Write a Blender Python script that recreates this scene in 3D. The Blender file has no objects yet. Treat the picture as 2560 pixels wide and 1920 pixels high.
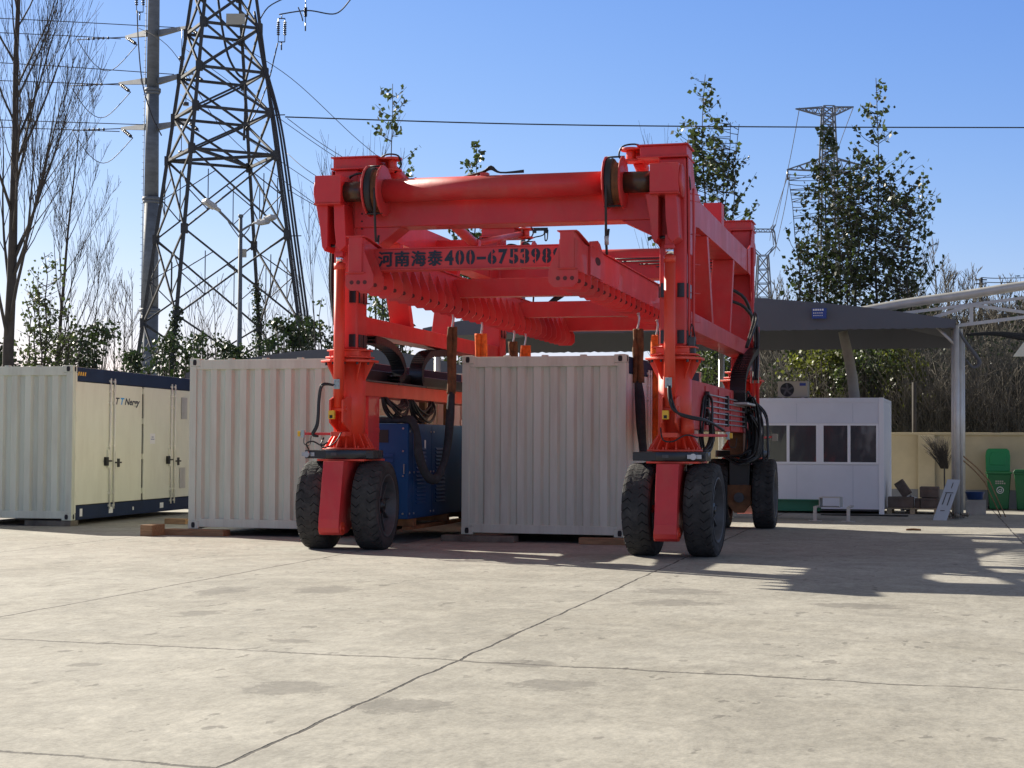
import bpy, bmesh, math, random
from mathutils import Vector, Matrix
S = bpy.context.scene
COL = S.collection
# ------------------------------------------------------------------ camera
H = 1.4106; PITCH = 0.0359; ROLL = 0.0049
cam = bpy.data.cameras.new('camera'); cam.sensor_width = 36; cam.lens = 4168.16/2560*36
cam.clip_start = 0.1; cam.clip_end = 3000
camo = bpy.data.objects.new('camera', cam); COL.objects.link(camo)
camo.matrix_world = Matrix.Translation((0, 0, H)) @ Matrix.Rotation(math.pi/2+PITCH, 4, 'X') @ Matrix.Rotation(ROLL, 4, 'Z')
S.camera = camo
S.render.resolution_x = 1024; S.render.resolution_y = 768
# ------------------------------------------------------------------ light
SUN = Vector((-1.340, 1.180, 1.0)).normalized()
ELEV = math.asin(SUN.z); AZ = math.atan2(SUN.x, SUN.y)
W = bpy.data.worlds.new('World'); S.world = W; W.use_nodes = True
wn = W.node_tree; bg = wn.nodes['Background']
sky = wn.nodes.new('ShaderNodeTexSky'); sky.sky_type = 'NISHITA'; sky.sun_disc = False
sky.sun_elevation = ELEV; sky.sun_rotation = AZ
sky.air_density = 1.0; sky.dust_density = 0.3; sky.ozone_density = 1.0; sky.altitude = 100
sp_ = wn.nodes.new('ShaderNodeSeparateColor'); cb_ = wn.nodes.new('ShaderNodeCombineColor'); wn.links.new(sky.outputs[0], sp_.inputs[0])
for i_, (g_, k_) in enumerate(((1.35, .298), (1.06, .494), (.6, 1.636))):      # clearer, more saturated winter sky
    a_ = wn.nodes.new('ShaderNodeMath'); a_.operation = 'POWER'; a_.inputs[1].default_value = g_; wn.links.new(sp_.outputs[i_], a_.inputs[0])
    b_ = wn.nodes.new('ShaderNodeMath'); b_.operation = 'MULTIPLY'; b_.inputs[1].default_value = k_; wn.links.new(a_.outputs[0], b_.inputs[0])
    wn.links.new(b_.outputs[0], cb_.inputs[i_])
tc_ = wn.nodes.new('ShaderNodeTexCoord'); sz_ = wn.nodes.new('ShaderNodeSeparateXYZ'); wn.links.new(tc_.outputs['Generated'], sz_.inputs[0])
mr_ = wn.nodes.new('ShaderNodeMapRange'); mr_.inputs[1].default_value = .27; mr_.inputs[2].default_value = .6; mr_.inputs[3].default_value = 1; mr_.inputs[4].default_value = .08  # unseen upper sky greyed and dimmed to keep shade from turning blue
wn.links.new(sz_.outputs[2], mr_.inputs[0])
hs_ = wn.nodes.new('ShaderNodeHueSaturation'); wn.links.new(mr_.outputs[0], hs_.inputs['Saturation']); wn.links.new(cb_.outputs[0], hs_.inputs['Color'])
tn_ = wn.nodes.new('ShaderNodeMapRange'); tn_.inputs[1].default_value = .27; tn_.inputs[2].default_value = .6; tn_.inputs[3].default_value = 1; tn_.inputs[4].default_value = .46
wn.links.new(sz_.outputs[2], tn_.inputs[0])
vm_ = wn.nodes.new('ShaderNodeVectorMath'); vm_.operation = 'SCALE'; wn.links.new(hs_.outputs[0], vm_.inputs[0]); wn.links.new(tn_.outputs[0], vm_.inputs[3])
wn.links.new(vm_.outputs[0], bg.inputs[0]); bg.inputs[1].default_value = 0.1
sl = bpy.data.lights.new('sun', 'SUN'); sl.energy = 5.0; sl.angle = math.radians(0.5); sl.color = (1, 0.93, 0.80)
so = bpy.data.objects.new('sun', sl); COL.objects.link(so)
so.rotation_euler = SUN.to_track_quat('Z', 'Y').to_euler()
S.view_settings.view_transform = 'Standard'; S.view_settings.look = 'None'
S.view_settings.gamma = 1; S.view_settings.exposure = 0.9; S.view_settings.use_curve_mapping = False
# ------------------------------------------------------------------ frames
TH = math.radians(16.53); CT, ST = math.cos(TH), math.sin(TH)
def Yw(u, v, z=0): return Vector((u*CT+v*ST, -u*ST+v*CT, z))
def Wy(x, y, z=0): return (x*CT-y*ST, x*ST+y*CT, z)
def PX(px, d): return (px-1280)/4168.16*d            # sideways metres seen at column px at distance d
def PZ(py, d, px=1280): return H + (1110-py+(px-1280)*0.0049)/4168.16*d
R = random.Random(7)
# ------------------------------------------------------------------ materials
def mat(name, col, rough=0.6, metal=0.0, var=0.0, scale=3.0, col2=None, bump=0.0, bscale=30.0, coat=0.0, spec=0.5, trans=0.0, stretch=None, dirt=None):
    m = bpy.data.materials.new(name); m.use_nodes = True
    nt = m.node_tree; b = nt.nodes['Principled BSDF']
    b.inputs['Base Color'].default_value = (*col, 1); b.inputs['Roughness'].default_value = rough
    b.inputs['Metallic'].default_value = metal; b.inputs['Coat Weight'].default_value = coat
    b.inputs['Specular IOR Level'].default_value = spec
    tc = nt.nodes.new('ShaderNodeTexCoord'); src = tc.outputs['Object']
    if stretch:
        mp = nt.nodes.new('ShaderNodeMapping'); mp.inputs['Scale'].default_value = stretch
        nt.links.new(src, mp.inputs[0]); src = mp.outputs[0]
    if var or col2:
        n = nt.nodes.new('ShaderNodeTexNoise'); n.inputs['Scale'].default_value = scale
        n.inputs['Detail'].default_value = 6; n.inputs['Roughness'].default_value = 0.6
        nt.links.new(src, n.inputs['Vector'])
        r = nt.nodes.new('ShaderNodeValToRGB')
        r.color_ramp.elements[0].position = 0.33; r.color_ramp.elements[1].position = 0.67
        c2 = col2 if col2 else tuple(c*(1-var) for c in col)
        c1 = col if col2 else tuple(min(1, c*(1+var*0.5)) for c in col)
        r.color_ramp.elements[0].color = (*c2, 1); r.color_ramp.elements[1].color = (*c1, 1)
        nt.links.new(n.outputs['Fac'], r.inputs[0]); nt.links.new(r.outputs[0], b.inputs['Base Color'])
    if dirt:
        dc, amt, dsc, dst = dirt
        mp2 = nt.nodes.new('ShaderNodeMapping'); mp2.inputs['Scale'].default_value = dst; nt.links.new(tc.outputs['Object'], mp2.inputs[0])
        n3 = nt.nodes.new('ShaderNodeTexNoise'); n3.inputs['Scale'].default_value = dsc; n3.inputs['Detail'].default_value = 8; n3.inputs['Roughness'].default_value = .68
        nt.links.new(mp2.outputs[0], n3.inputs['Vector'])
        r3 = nt.nodes.new('ShaderNodeMapRange'); r3.inputs[1].default_value = .46; r3.inputs[2].default_value = .74; r3.inputs[3].default_value = 0; r3.inputs[4].default_value = amt
        nt.links.new(n3.outputs['Fac'], r3.inputs[0])
        mx3 = nt.nodes.new('ShaderNodeMix'); mx3.data_type = 'RGBA'; mx3.inputs[7].default_value = (*dc, 1); nt.links.new(r3.outputs[0], mx3.inputs[0])
        if b.inputs['Base Color'].is_linked: nt.links.new(b.inputs['Base Color'].links[0].from_socket, mx3.inputs[6])
        else: mx3.inputs[6].default_value = (*col, 1)
        nt.links.new(mx3.outputs[2], b.inputs['Base Color'])
        r4 = nt.nodes.new('ShaderNodeMapRange'); r4.inputs[1].default_value = .35; r4.inputs[2].default_value = .75; r4.inputs[3].default_value = rough; r4.inputs[4].default_value = min(1, rough+.3)
        nt.links.new(n3.outputs['Fac'], r4.inputs[0]); nt.links.new(r4.outputs[0], b.inputs['Roughness'])
    if bump:
        n2 = nt.nodes.new('ShaderNodeTexNoise'); n2.inputs['Scale'].default_value = bscale; n2.inputs['Detail'].default_value = 5
        nt.links.new(src, n2.inputs['Vector'])
        bp = nt.nodes.new('ShaderNodeBump'); bp.inputs['Strength'].default_value = bump; bp.inputs['Distance'].default_value = 0.02
        nt.links.new(n2.outputs['Fac'], bp.inputs['Height']); nt.links.new(bp.outputs[0], b.inputs['Normal'])
    if trans:
        tr = nt.nodes.new('ShaderNodeBsdfTranslucent'); tr.inputs[0].default_value = (min(1, col[0]*1.6), min(1, col[1]*1.8), col[2], 1)
        mx = nt.nodes.new('ShaderNodeMixShader'); mx.inputs[0].default_value = trans
        out = nt.nodes['Material Output']
        nt.links.new(b.outputs[0], mx.inputs[1]); nt.links.new(tr.outputs[0], mx.inputs[2]); nt.links.new(mx.outputs[0], out.inputs[0])
    return m
M = {}
M['red'] = mat('red_paint', (0.60, 0.032, 0.032), 0.42, var=0.14, scale=1.3, bump=0.04, bscale=9, coat=0.1, dirt=((0.40, 0.20, 0.15), .30, 2.2, (1, 1, .5)))
M['redbounce'] = mat('red_paint_bounce_lit', (0.74, 0.056, 0.024), 0.40, var=0.12, scale=1.5, bump=0.04, bscale=9, coat=0.1, dirt=((0.42, 0.22, 0.14), .28, 3, (1, 1, .5)))  # crane red shifted to orange, bounced light put into the colour
M['rubber'] = mat('tyre_rubber', (0.032, 0.031, 0.031), 0.85, var=0.3, scale=6, bump=0.25, bscale=60, dirt=((0.13, 0.12, 0.11), .45, 3, (1, 1, 1)))
M['rim'] = mat('rim_grey', (0.07, 0.07, 0.075), 0.5, var=0.3, scale=8)
M['black'] = mat('black_paint', (0.012, 0.013, 0.016), 0.28)
M['hose'] = mat('hose_rubber', (0.012, 0.012, 0.014), 0.5)
M['steel'] = mat('bare_steel', (0.45, 0.45, 0.46), 0.35, metal=0.8, var=0.3)
M['chrome'] = mat('rod_chrome', (0.75, 0.75, 0.76), 0.15, metal=1)
M['drum'] = mat('greased_steel', (0.035, 0.033, 0.035), 0.3, col2=(0.11, 0.06, 0.03), scale=5, metal=0.4)
M['rust'] = mat('rusty_steel', (0.20, 0.085, 0.03), 0.7, var=0.4, scale=7)
M['wire'] = mat('wire_rope', (0.02, 0.02, 0.02), 0.55)
M['grey'] = mat('container_grey', (0.60, 0.635, 0.53), 0.5, var=0.09, scale=1.0, bump=0.02, bscale=20, stretch=(4, 4, 0.5), dirt=((0.33, 0.29, 0.23), .38, 1.6, (3, 3, .35)))
M['cream'] = mat('container_cream', (0.72, 0.72, 0.59), 0.4, var=0.05, scale=1.2, bump=0.05, bscale=2.5, dirt=((0.42, 0.38, 0.28), .22, 1.3, (2, 2, .6)))
M['navy'] = mat('container_navy', (0.010, 0.022, 0.06), 0.6, var=0.15, spec=.25)
M['gasket'] = mat('door_gasket', (0.02, 0.02, 0.018), 0.7)
M['galv'] = mat('galvanised', (0.52, 0.51, 0.48), 0.45, metal=0.35, var=0.15)
M['rod'] = mat('rod_cream', (0.75, 0.73, 0.64), 0.4)
M['wood'] = mat('timber', (0.34, 0.20, 0.10), 0.8, var=0.35, scale=6, bump=0.3, bscale=25, stretch=(0.6, 6, 6))
M['oldwood'] = mat('old_timber', (0.16, 0.14, 0.11), 0.9, var=0.4, scale=5, bump=0.3)
M['blue'] = mat('cabinet_blue', (0.006, 0.055, 0.17), 0.55, var=0.1, spec=.3)
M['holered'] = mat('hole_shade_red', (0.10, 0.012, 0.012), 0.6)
M['yellow'] = mat('lamp_yellow', (0.75, 0.42, 0.03), 0.5)
M['sensor'] = mat('sensor_grey', (0.35, 0.42, 0.42), 0.4)
M['white'] = mat('white_label', (0.75, 0.75, 0.74), 0.6)
M['letter'] = mat('stencil_paint', (0.012, 0.018, 0.035), 0.6)
M['logoblue'] = mat('logo_blue', (0.01, 0.30, 0.68), 0.5)
M['tarp'] = mat('canopy_fabric', (0.105, 0.11, 0.125), 0.75, var=0.08, scale=0.8, bump=0.08, bscale=1.5)
M['slingbrown'] = mat('sling_sleeve_brown', (0.16, 0.075, 0.03), 0.9, var=0.45, scale=9, bump=0.5, bscale=20)
M['slingorange'] = mat('sling_orange', (0.85, 0.16, 0.02), 0.85, var=0.35, scale=9, bump=0.6, bscale=18)
M['slingblack'] = mat('sling_sleeve_dark', (0.03, 0.035, 0.04), 0.9, var=0.35, scale=9, bump=0.6, bscale=18)
M['lattice'] = mat('tower_steel', (0.05, 0.052, 0.055), 0.7, metal=0.1, var=0.3)
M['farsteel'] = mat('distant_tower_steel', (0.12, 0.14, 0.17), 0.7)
M['pole'] = mat('pole_steel', (0.15, 0.17, 0.195), 0.65, metal=0.1, var=0.25, scale=2, stretch=(1, 1, 3))
M['plate'] = mat('tower_sign', (0.42, 0.40, 0.33), 0.6)
M['cable'] = mat('power_cable', (0.03, 0.03, 0.035), 0.6)
M['bark'] = mat('bark', (0.06, 0.052, 0.045), 0.9, var=0.3, scale=4)
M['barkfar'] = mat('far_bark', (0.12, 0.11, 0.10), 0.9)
M['twig'] = mat('pale_twigs', (0.21, 0.18, 0.14), 0.9, col2=(0.055, 0.055, 0.04), scale=.7)
M['leaf'] = mat('poplar_leaf', (0.055, 0.072, 0.030), 0.42, var=0.6, scale=1.2, trans=0.3)
M['leafy'] = mat('yellow_leaf', (0.11, 0.115, 0.03), 0.5, var=0.5, scale=1.5, trans=0.35)
M['leafdark'] = mat('evergreen_leaf', (0.03, 0.05, 0.02), 0.5, var=0.5, scale=1.2, trans=0.15)
M['hutwhite'] = mat('hut_panel', (0.68, 0.70, 0.75), 0.4, var=0.05, scale=1.5, bump=0.02)
M['frame'] = mat('window_frame', (0.82, 0.82, 0.83), 0.4)
M['wallp'] = mat('wall_plaster', (0.58, 0.48, 0.30), 0.9, var=0.14, scale=1.2, bump=0.15, bscale=12)
M['wallg'] = mat('wall_base_plaster', (0.25, 0.25, 0.26), 0.9, var=0.2, scale=2)
M['bin'] = mat('bin_green', (0.008, 0.13, 0.035), 0.45, var=0.1)
M['binlid'] = mat('bin_lid_green', (0.01, 0.23, 0.05), 0.4)
M['rubble'] = mat('rubble', (0.22, 0.19, 0.15), 0.95, var=0.4, scale=8, bump=0.5)
M['greenpaint'] = mat('green_paint', (0.02, 0.19, 0.13), 0.5, var=0.1)
M['board'] = mat('grey_board', (0.42, 0.47, 0.53), 0.5, var=0.06)
M['carton'] = mat('worn_box', (0.15, 0.11, 0.085), 0.85, var=0.35, scale=4)
M['pallet'] = mat('pallet_wood', (0.42, 0.32, 0.2), 0.85, var=0.3, scale=5)
M['ac'] = mat('ac_case', (0.42, 0.37, 0.28), 0.6)
M['dark'] = mat('dark_recess', (0.012, 0.012, 0.014), 0.7)
M['plastic'] = mat('wrapping', (0.62, 0.62, 0.62), 0.35, bump=0.6, bscale=8)
M['net'] = mat('shade_net', (0.02, 0.022, 0.025), 0.9)
M['signblue'] = mat('sign_blue', (0.02, 0.06, 0.26), 0.5)
M['lampw'] = mat('lamp_housing', (0.45, 0.46, 0.47), 0.5)
M['insul'] = mat('insulator', (0.04, 0.04, 0.05), 0.3)
M['basin'] = mat('basin_blue', (0.02, 0.06, 0.2), 0.5)
M['stone'] = mat('concrete_block', (0.36, 0.34, 0.3), 0.9, var=0.2, bump=0.3)
def glass_mat():
    m = mat('window_glass', (0.055, 0.058, 0.065), 0.10, spec=0.6); 
    nt = m.node_tree; b = nt.nodes['Principled BSDF']
    n = nt.nodes.new('ShaderNodeTexNoise'); n.inputs['Scale'].default_value = 1.6; n.inputs['Detail'].default_value = 1
    bp = nt.nodes.new('ShaderNodeBump'); bp.inputs['Strength'].default_value = 0.12; bp.inputs['Distance'].default_value = 0.1
    nt.links.new(n.outputs['Fac'], bp.inputs['Height']); nt.links.new(bp.outputs[0], b.inputs['Normal']); return m
M['glass'] = glass_mat()

# ------------------------------------------------------------------ mesh builder
ORG = {}
class MB:
    def __init__(s): s.v = []; s.f = []; s.s = []
    def add(s, vs, fs, sm=False):
        b = len(s.v); s.v += [tuple(p) for p in vs]
        s.f += [tuple(b+i for i in f) for f in fs]; s.s += [sm]*len(fs); return s
    def box(s, a0, a1, b0, b1, c0, c1):
        return s.add([(a0,b0,c0),(a1,b0,c0),(a1,b1,c0),(a0,b1,c0),(a0,b0,c1),(a1,b0,c1),(a1,b1,c1),(a0,b1,c1)],
            [(0,3,2,1),(4,5,6,7),(0,1,5,4),(1,2,6,5),(2,3,7,6),(3,0,4,7)])
    def beam(s, p, q, w, h, up=(0,0,1), w2=None, h2=None):
        p, q = Vector(p), Vector(q); d = (q-p).normalized(); up = Vector(up)
        if abs(d.dot(up)) > 0.98: up = Vector((0,1,0)) if abs(d.y) < .9 else Vector((1,0,0))
        x = d.cross(up).normalized(); y = x.cross(d).normalized()
        w2 = w if w2 is None else w2; h2 = h if h2 is None else h2
        vs = []
        for c, ww, hh in ((p, w, h), (q, w2, h2)):
            for a, b in ((-1,-1),(1,-1),(1,1),(-1,1)): vs.append(c+x*a*ww/2+y*b*hh/2)
        return s.add(vs, [(0,1,2,3),(7,6,5,4),(0,4,5,1),(1,5,6,2),(2,6,7,3),(3,7,4,0)])
    def tube(s, p, q, r, r2=None, n=12, caps=True, sm=True):
        p, q = Vector(p), Vector(q); d = (q-p)
        if d.length < 1e-6: return s
        d.normalize(); r2 = r if r2 is None else r2
        up = Vector((0,0,1)) if abs(d.z) < .9 else Vector((1,0,0))
        x = d.cross(up).normalized(); y = d.cross(x).normalized()
        vs = []
        for c, rr in ((p, r), (q, r2)):
            for i in range(n):
                a = 2*math.pi*i/n; vs.append(c+(x*math.cos(a)+y*math.sin(a))*rr)
        s.add(vs, [(i, (i+1) % n, n+(i+1) % n, n+i) for i in range(n)], sm)
        if caps:
            b = len(s.v)-2*n
            s.f += [tuple(b+i for i in reversed(range(n))), tuple(b+n+i for i in range(n))]; s.s += [False, False]
        return s
    def path(s, pts, r, n=7, smooth=4, closed=False, radii=None):
        P = [Vector(p) for p in pts]
        if smooth and len(P) > 2:
            Q = []; RR = []
            for i in range(len(P)-1):
                p0 = P[max(0, i-1)]; p1 = P[i]; p2 = P[i+1]; p3 = P[min(len(P)-1, i+2)]
                for k in range(smooth):
                    t = k/smooth
                    Q.append(.5*((2*p1)+(p2-p0)*t+(2*p0-5*p1+4*p2-p3)*t*t+(3*p1-p0-3*p2+p3)*t*t*t))
                    if radii: RR.append(radii[i]*(1-t)+radii[i+1]*t)
            Q.append(P[-1]); 
            if radii: RR.append(radii[-1]); radii = RR
            P = Q
        vs = []; nx = None
        for i, p in enumerate(P):
            d = (P[min(i+1, len(P)-1)]-P[max(i-1, 0)])
            if d.length < 1e-9: d = Vector((0,0,1))
            d.normalize()
            if nx is None:
                up = Vector((0,0,1)) if abs(d.z) < .9 else Vector((1,0,0)); nx = d.cross(up).normalized()
            else:
                nx = nx-d*nx.dot(d)
                nx = nx.normalized() if nx.length > 1e-6 else d.orthogonal().normalized()
            ny = d.cross(nx); rr = radii[i] if radii else r
            for k in range(n):
                a = 2*math.pi*k/n; vs.append(p+(nx*math.cos(a)+ny*math.sin(a))*rr)
        fs = []
        for i in range(len(P)-1):
            for k in range(n): fs.append((i*n+k, i*n+(k+1) % n, (i+1)*n+(k+1) % n, (i+1)*n+k))
        s.add(vs, fs, True)
        b = len(s.v)-len(vs)
        s.f += [tuple(b+k for k in reversed(range(n))), tuple(b+(len(P)-1)*n+k for k in range(n))]; s.s += [False]*2
        return s
    def prism(s, poly, plane, a, b):
        def mk(p, w):
            if plane == 'vz': return (w, p[0], p[1])
            if plane == 'uz': return (p[0], w, p[1])
            return (p[0], p[1], w)
        n = len(poly); vs = [mk(p, a) for p in poly]+[mk(p, b) for p in poly]
        return s.add(vs, [tuple(range(n)), tuple(reversed(range(n, 2*n)))]+[(i, n+i, n+(i+1) % n, (i+1) % n) for i in range(n)])
    def lathe(s, c, axis, prof, n=32, sm=True, close=False):
        c = Vector(c); d = Vector(axis).normalized()
        up = Vector((0,0,1)) if abs(d.z) < .9 else Vector((1,0,0))
        x = d.cross(up).normalized(); y = d.cross(x)
        vs = []
        for r, h in prof:
            for i in range(n):
                a = 2*math.pi*i/n; vs.append(c+d*h+(x*math.cos(a)+y*math.sin(a))*r)
        fs = []
        m = len(prof); rng = range(m if close else m-1)
        for j in rng:
            k = (j+1) % m
            for i in range(n): fs.append((j*n+i, j*n+(i+1) % n, k*n+(i+1) % n, k*n+i))
        return s.add(vs, fs, sm)
    def quad(s, a, b, c, d): return s.add([a, b, c, d], [(0,1,2,3)])
    def build(s, name, m, parent=None, bevel=0.0, norm=True, org=None, auto=False):
        me = bpy.data.meshes.new(name)
        o3 = Vector(org if org is not None else (ORG[parent.name] if parent else (0,0,0)))
        me.from_pydata([(p[0]-o3.x, p[1]-o3.y, p[2]-o3.z) for p in s.v], [], s.f)
        me.polygons.foreach_set('use_smooth', s.s)
        if norm and len(s.f) < 60000:
            bm = bmesh.new(); bm.from_mesh(me); bmesh.ops.recalc_face_normals(bm, faces=bm.faces); bm.to_mesh(me); bm.free()
        me.materials.append(M[m] if isinstance(m, str) else m)
        o = bpy.data.objects.new(name, me); COL.objects.link(o)
        if parent: o.parent = parent
        ORG[o.name] = tuple(o3)
        if bevel:
            b = o.modifiers.new('bevel', 'BEVEL'); b.width = bevel; b.segments = 2; b.limit_method = 'ANGLE'; b.angle_limit = math.radians(40)
            b.harden_normals = False
        return o
def tag(o, label, cat, group=None, kind=None):
    if label: o['label'] = label
    if cat: o['category'] = cat
    if group: o['group'] = group
    if kind: o['kind'] = kind
    return o
def place(o, frame, org, rz=0):
    if frame == 'Y': o.location = Yw(*org); o.rotation_euler = (0, 0, -TH+rz)
    else: o.location = org; o.rotation_euler = (0, 0, rz)
def thing(name, label, cat, org=(0,0,0), frame='Y', group=None, rz=0, local=False):
    o = bpy.data.objects.new(name, None); COL.objects.link(o); o.empty_display_size = .3
    place(o, frame, org, rz); ORG[o.name] = (0,0,0) if local else tuple(org)
    return tag(o, label, cat, group)
def solo(mb, name, m, label, cat, org=(0,0,0), frame='Y', group=None, kind=None, bevel=0, local=False, norm=True, rz=0):
    o = mb.build(name, m, None, bevel, norm, org=(0,0,0) if local else org); place(o, frame, org, rz)
    return tag(o, label, cat, group, kind)
def copy_tree(o, parent=None):
    c = o.copy(); COL.objects.link(c)
    if parent: c.parent = parent
    ORG[c.name] = ORG.get(o.name, (0,0,0))
    for ch in list(o.children): copy_tree(ch, c)
    return c
def text_mesh(body, size, offset=0.0, shear=0.0, extr=0.0015, space=1.0):
    cu = bpy.data.curves.new('t', 'FONT'); cu.body = body; cu.size = size; cu.offset = offset; cu.shear = shear; cu.extrude = extr
    cu.space_character = space; cu.resolution_u = 3
    ob = bpy.data.objects.new('t', cu); COL.objects.link(ob)
    dg = bpy.context.evaluated_depsgraph_get(); me = bpy.data.meshes.new_from_object(ob.evaluated_get(dg))
    vs = [tuple(v.co) for v in me.vertices]; fs = [tuple(p.vertices) for p in me.polygons]
    bpy.data.objects.remove(ob); bpy.data.curves.remove(cu); bpy.data.meshes.remove(me)
    return vs, fs
# ------------------------------------------------------------------ ground
def ground_mat():
    m = bpy.data.materials.new('yard_concrete'); m.use_nodes = True; nt = m.node_tree; L = nt.links.new
    b = nt.nodes['Principled BSDF']; b.inputs['Roughness'].default_value = 0.8
    def N(t, **k):
        n = nt.nodes.new(t)
        for a, v in k.items(): setattr(n, a, v)
        return n
    tc = N('ShaderNodeTexCoord')
    def noise(scale, det=6, rough=.6, vec=None, stretch=None, dist=0):
        src = vec or tc.outputs['Object']
        if stretch:
            mp = N('ShaderNodeMapping'); mp.inputs['Scale'].default_value = stretch; L(src, mp.inputs[0]); src = mp.outputs[0]
        n = N('ShaderNodeTexNoise'); n.inputs['Scale'].default_value = scale; n.inputs['Detail'].default_value = det
        n.inputs['Roughness'].default_value = rough; n.inputs['Distortion'].default_value = dist; L(src, n.inputs['Vector']); return n.outputs['Fac']
    def ramp(x, *st):
        r = N('ShaderNodeValToRGB'); e = r.color_ramp.elements
        e[0].position, e[0].color = st[0][0], (*st[0][1], 1) if isinstance(st[0][1], tuple) else (st[0][1],)*3+(1,)
        e[1].position, e[1].color = st[1][0], (*st[1][1], 1) if isinstance(st[1][1], tuple) else (st[1][1],)*3+(1,)
        for p, c in st[2:]:
            q = e.new(p); q.color = (*c, 1) if isinstance(c, tuple) else (c, c, c, 1)
        L(x, r.inputs[0]); return r.outputs[0]
    def math_(op, a, b_=None, c=None):
        n = N('ShaderNodeMath', operation=op)
        for i, x in enumerate((a, b_, c)):
            if x is None: continue
            if isinstance(x, (int, float)): n.inputs[i].default_value = x
            else: L(x, n.inputs[i])
        return n.outputs[0]
    def mix(f, a, c, mode='MIX'):
        n = N('ShaderNodeMix', data_type='RGBA', blend_type=mode)
        for s, x in ((n.inputs[0], f), (n.inputs[6], a), (n.inputs[7], c)):
            if isinstance(x, (int, float)): s.default_value = x
            elif isinstance(x, tuple): s.default_value = (*x, 1)
            else: L(x, s)
        return n.outputs[2]
    base = ramp(noise(0.35, 7, .62), (0.32, (0.37, 0.345, 0.29)), (0.7, (0.49, 0.465, 0.405)))
    mid = noise(2.2, 8, .7, dist=.6)
    base = mix(0.55, base, ramp(mid, (0.3, .72), (0.62, 1.0)), 'MULTIPLY')
    fine = noise(38, 4, .7)
    base = mix(0.8, base, ramp(fine, (0.3, .72), (0.7, 1.08)), 'MULTIPLY')
    grain = noise(14, 6, .8, stretch=(1, .45, 1)); base = mix(0.7, base, ramp(grain, (0.38, .70), (0.60, 1.05)), 'MULTIPLY')
    # long faint sweeps (trowel and wheel dirt)
    sw = noise(1.5, 8, .75, stretch=(0.8, .55, 1), dist=1.4)
    base = mix(0.6, base, ramp(sw, (0.40, .66), (0.58, 1.0)), 'MULTIPLY')
    # dark specks
    sp = noise(7.5, 3, .55, stretch=(1, .5, 1)); sp2 = noise(1.1, 2)
    spk = math_('MULTIPLY', ramp(sp, (0.615, 0.), (0.645, 1.)), ramp(sp2, (0.45, 0.), (0.6, 1.)))
    base = mix(math_('MULTIPLY', spk, .5), base, (0.06, 0.054, 0.046))
    sep = N('ShaderNodeSeparateXYZ'); L(tc.outputs['Object'], sep.inputs[0]); U, V = sep.outputs[0], sep.outputs[1]
    wob = math_('MULTIPLY', math_('SUBTRACT', noise(1.6, 5, .65), .5), .09)
    lines = None
    s = math_('ADD', math_('ADD', U, math_('MULTIPLY', V, .041)), wob)
    t = math_('ADD', math_('ADD', V, math_('MULTIPLY', U, .047)), wob)
    def per(x, off, period, hw):
        a = math_('DIVIDE', math_('SUBTRACT', x, off), period)
        a = math_('ABSOLUTE', math_('SUBTRACT', math_('FRACT', math_('ADD', a, 100.5)), .5))
        a = math_('MULTIPLY', a, period)
        return ramp(math_('DIVIDE', a, hw), (0.55, 1.), (1.0, 0.)), a
    l1, d1 = per(s, -3.007, 4.27, .015)
    wob2 = math_('MULTIPLY', math_('SUBTRACT', noise(.9, 6, .7), .5), .35)
    t = math_('ADD', t, wob2)
    da = math_('ABSOLUTE', math_('SUBTRACT', t, 10.16)); db = math_('ADD', math_('ABSOLUTE', math_('SUBTRACT', t, 6.46)), math_('MULTIPLY', math_('GREATER_THAN', s, -3.0), 5.0))
    d2 = math_('MINIMUM', da, db); l2 = ramp(math_('DIVIDE', d2, .030), (0.45, 1.), (1.0, 0.))
    brk = ramp(noise(3.0, 3), (0.32, .45), (0.5, 1.))
    lines = math_('MAXIMUM', math_('MULTIPLY', l1, brk), math_('MULTIPLY', math_('MULTIPLY', l2, brk), .85))
    halo = math_('MAXIMUM', ramp(math_('DIVIDE', d1, .10), (0., 1.), (1., 0.)), ramp(math_('DIVIDE', d2, .05), (0., .6), (1., 0.)))
    base = mix(math_('MULTIPLY', halo, math_('MULTIPLY', mid, .30)), base, (0.27, 0.245, 0.21))
    # random hairline cracks
    vo = N('ShaderNodeTexVoronoi', feature='DISTANCE_TO_EDGE'); vo.inputs['Scale'].default_value = .22
    mp = N('ShaderNodeMapping'); L(tc.outputs['Object'], mp.inputs[0])
    nv = N('ShaderNodeTexNoise'); nv.inputs['Scale'].default_value = 1.4; nv.inputs['Detail'].default_value = 5; L(tc.outputs['Object'], nv.inputs['Vector'])
    va = N('ShaderNodeVectorMath', operation='ADD'); vs_ = N('ShaderNodeVectorMath', operation='SCALE'); vs_.inputs[3].default_value = .9
    L(nv.outputs['Color'], vs_.inputs[0]); L(mp.outputs[0], va.inputs[0]); L(vs_.outputs[0], va.inputs[1]); L(va.outputs[0], vo.inputs['Vector'])
    hc = math_('MULTIPLY', ramp(vo.outputs['Distance'], (0.0, 1.), (0.0016, 0.)), ramp(noise(.5, 2), (0.5, 0.), (0.62, 1.)))
    pass
    # stained, scaled patches where vehicles stood
    st = None
    for (pu, pv, ru, rv) in STAINS:
        a = math_('DIVIDE', math_('SUBTRACT', U, pu), ru); c = math_('DIVIDE', math_('SUBTRACT', V, pv), rv)
        d = math_('SQRT', math_('ADD', math_('MULTIPLY', a, a), math_('MULTIPLY', c, c)))
        st = d if st is None else math_('MINIMUM', st, d)
    rag = noise(4, 7, .75, stretch=(1, 1.2, 1))
    stm = ramp(math_('ADD', st, math_('MULTIPLY', math_('SUBTRACT', rag, .5), 2.6)), (0.62, 1.), (0.92, 0.))
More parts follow.
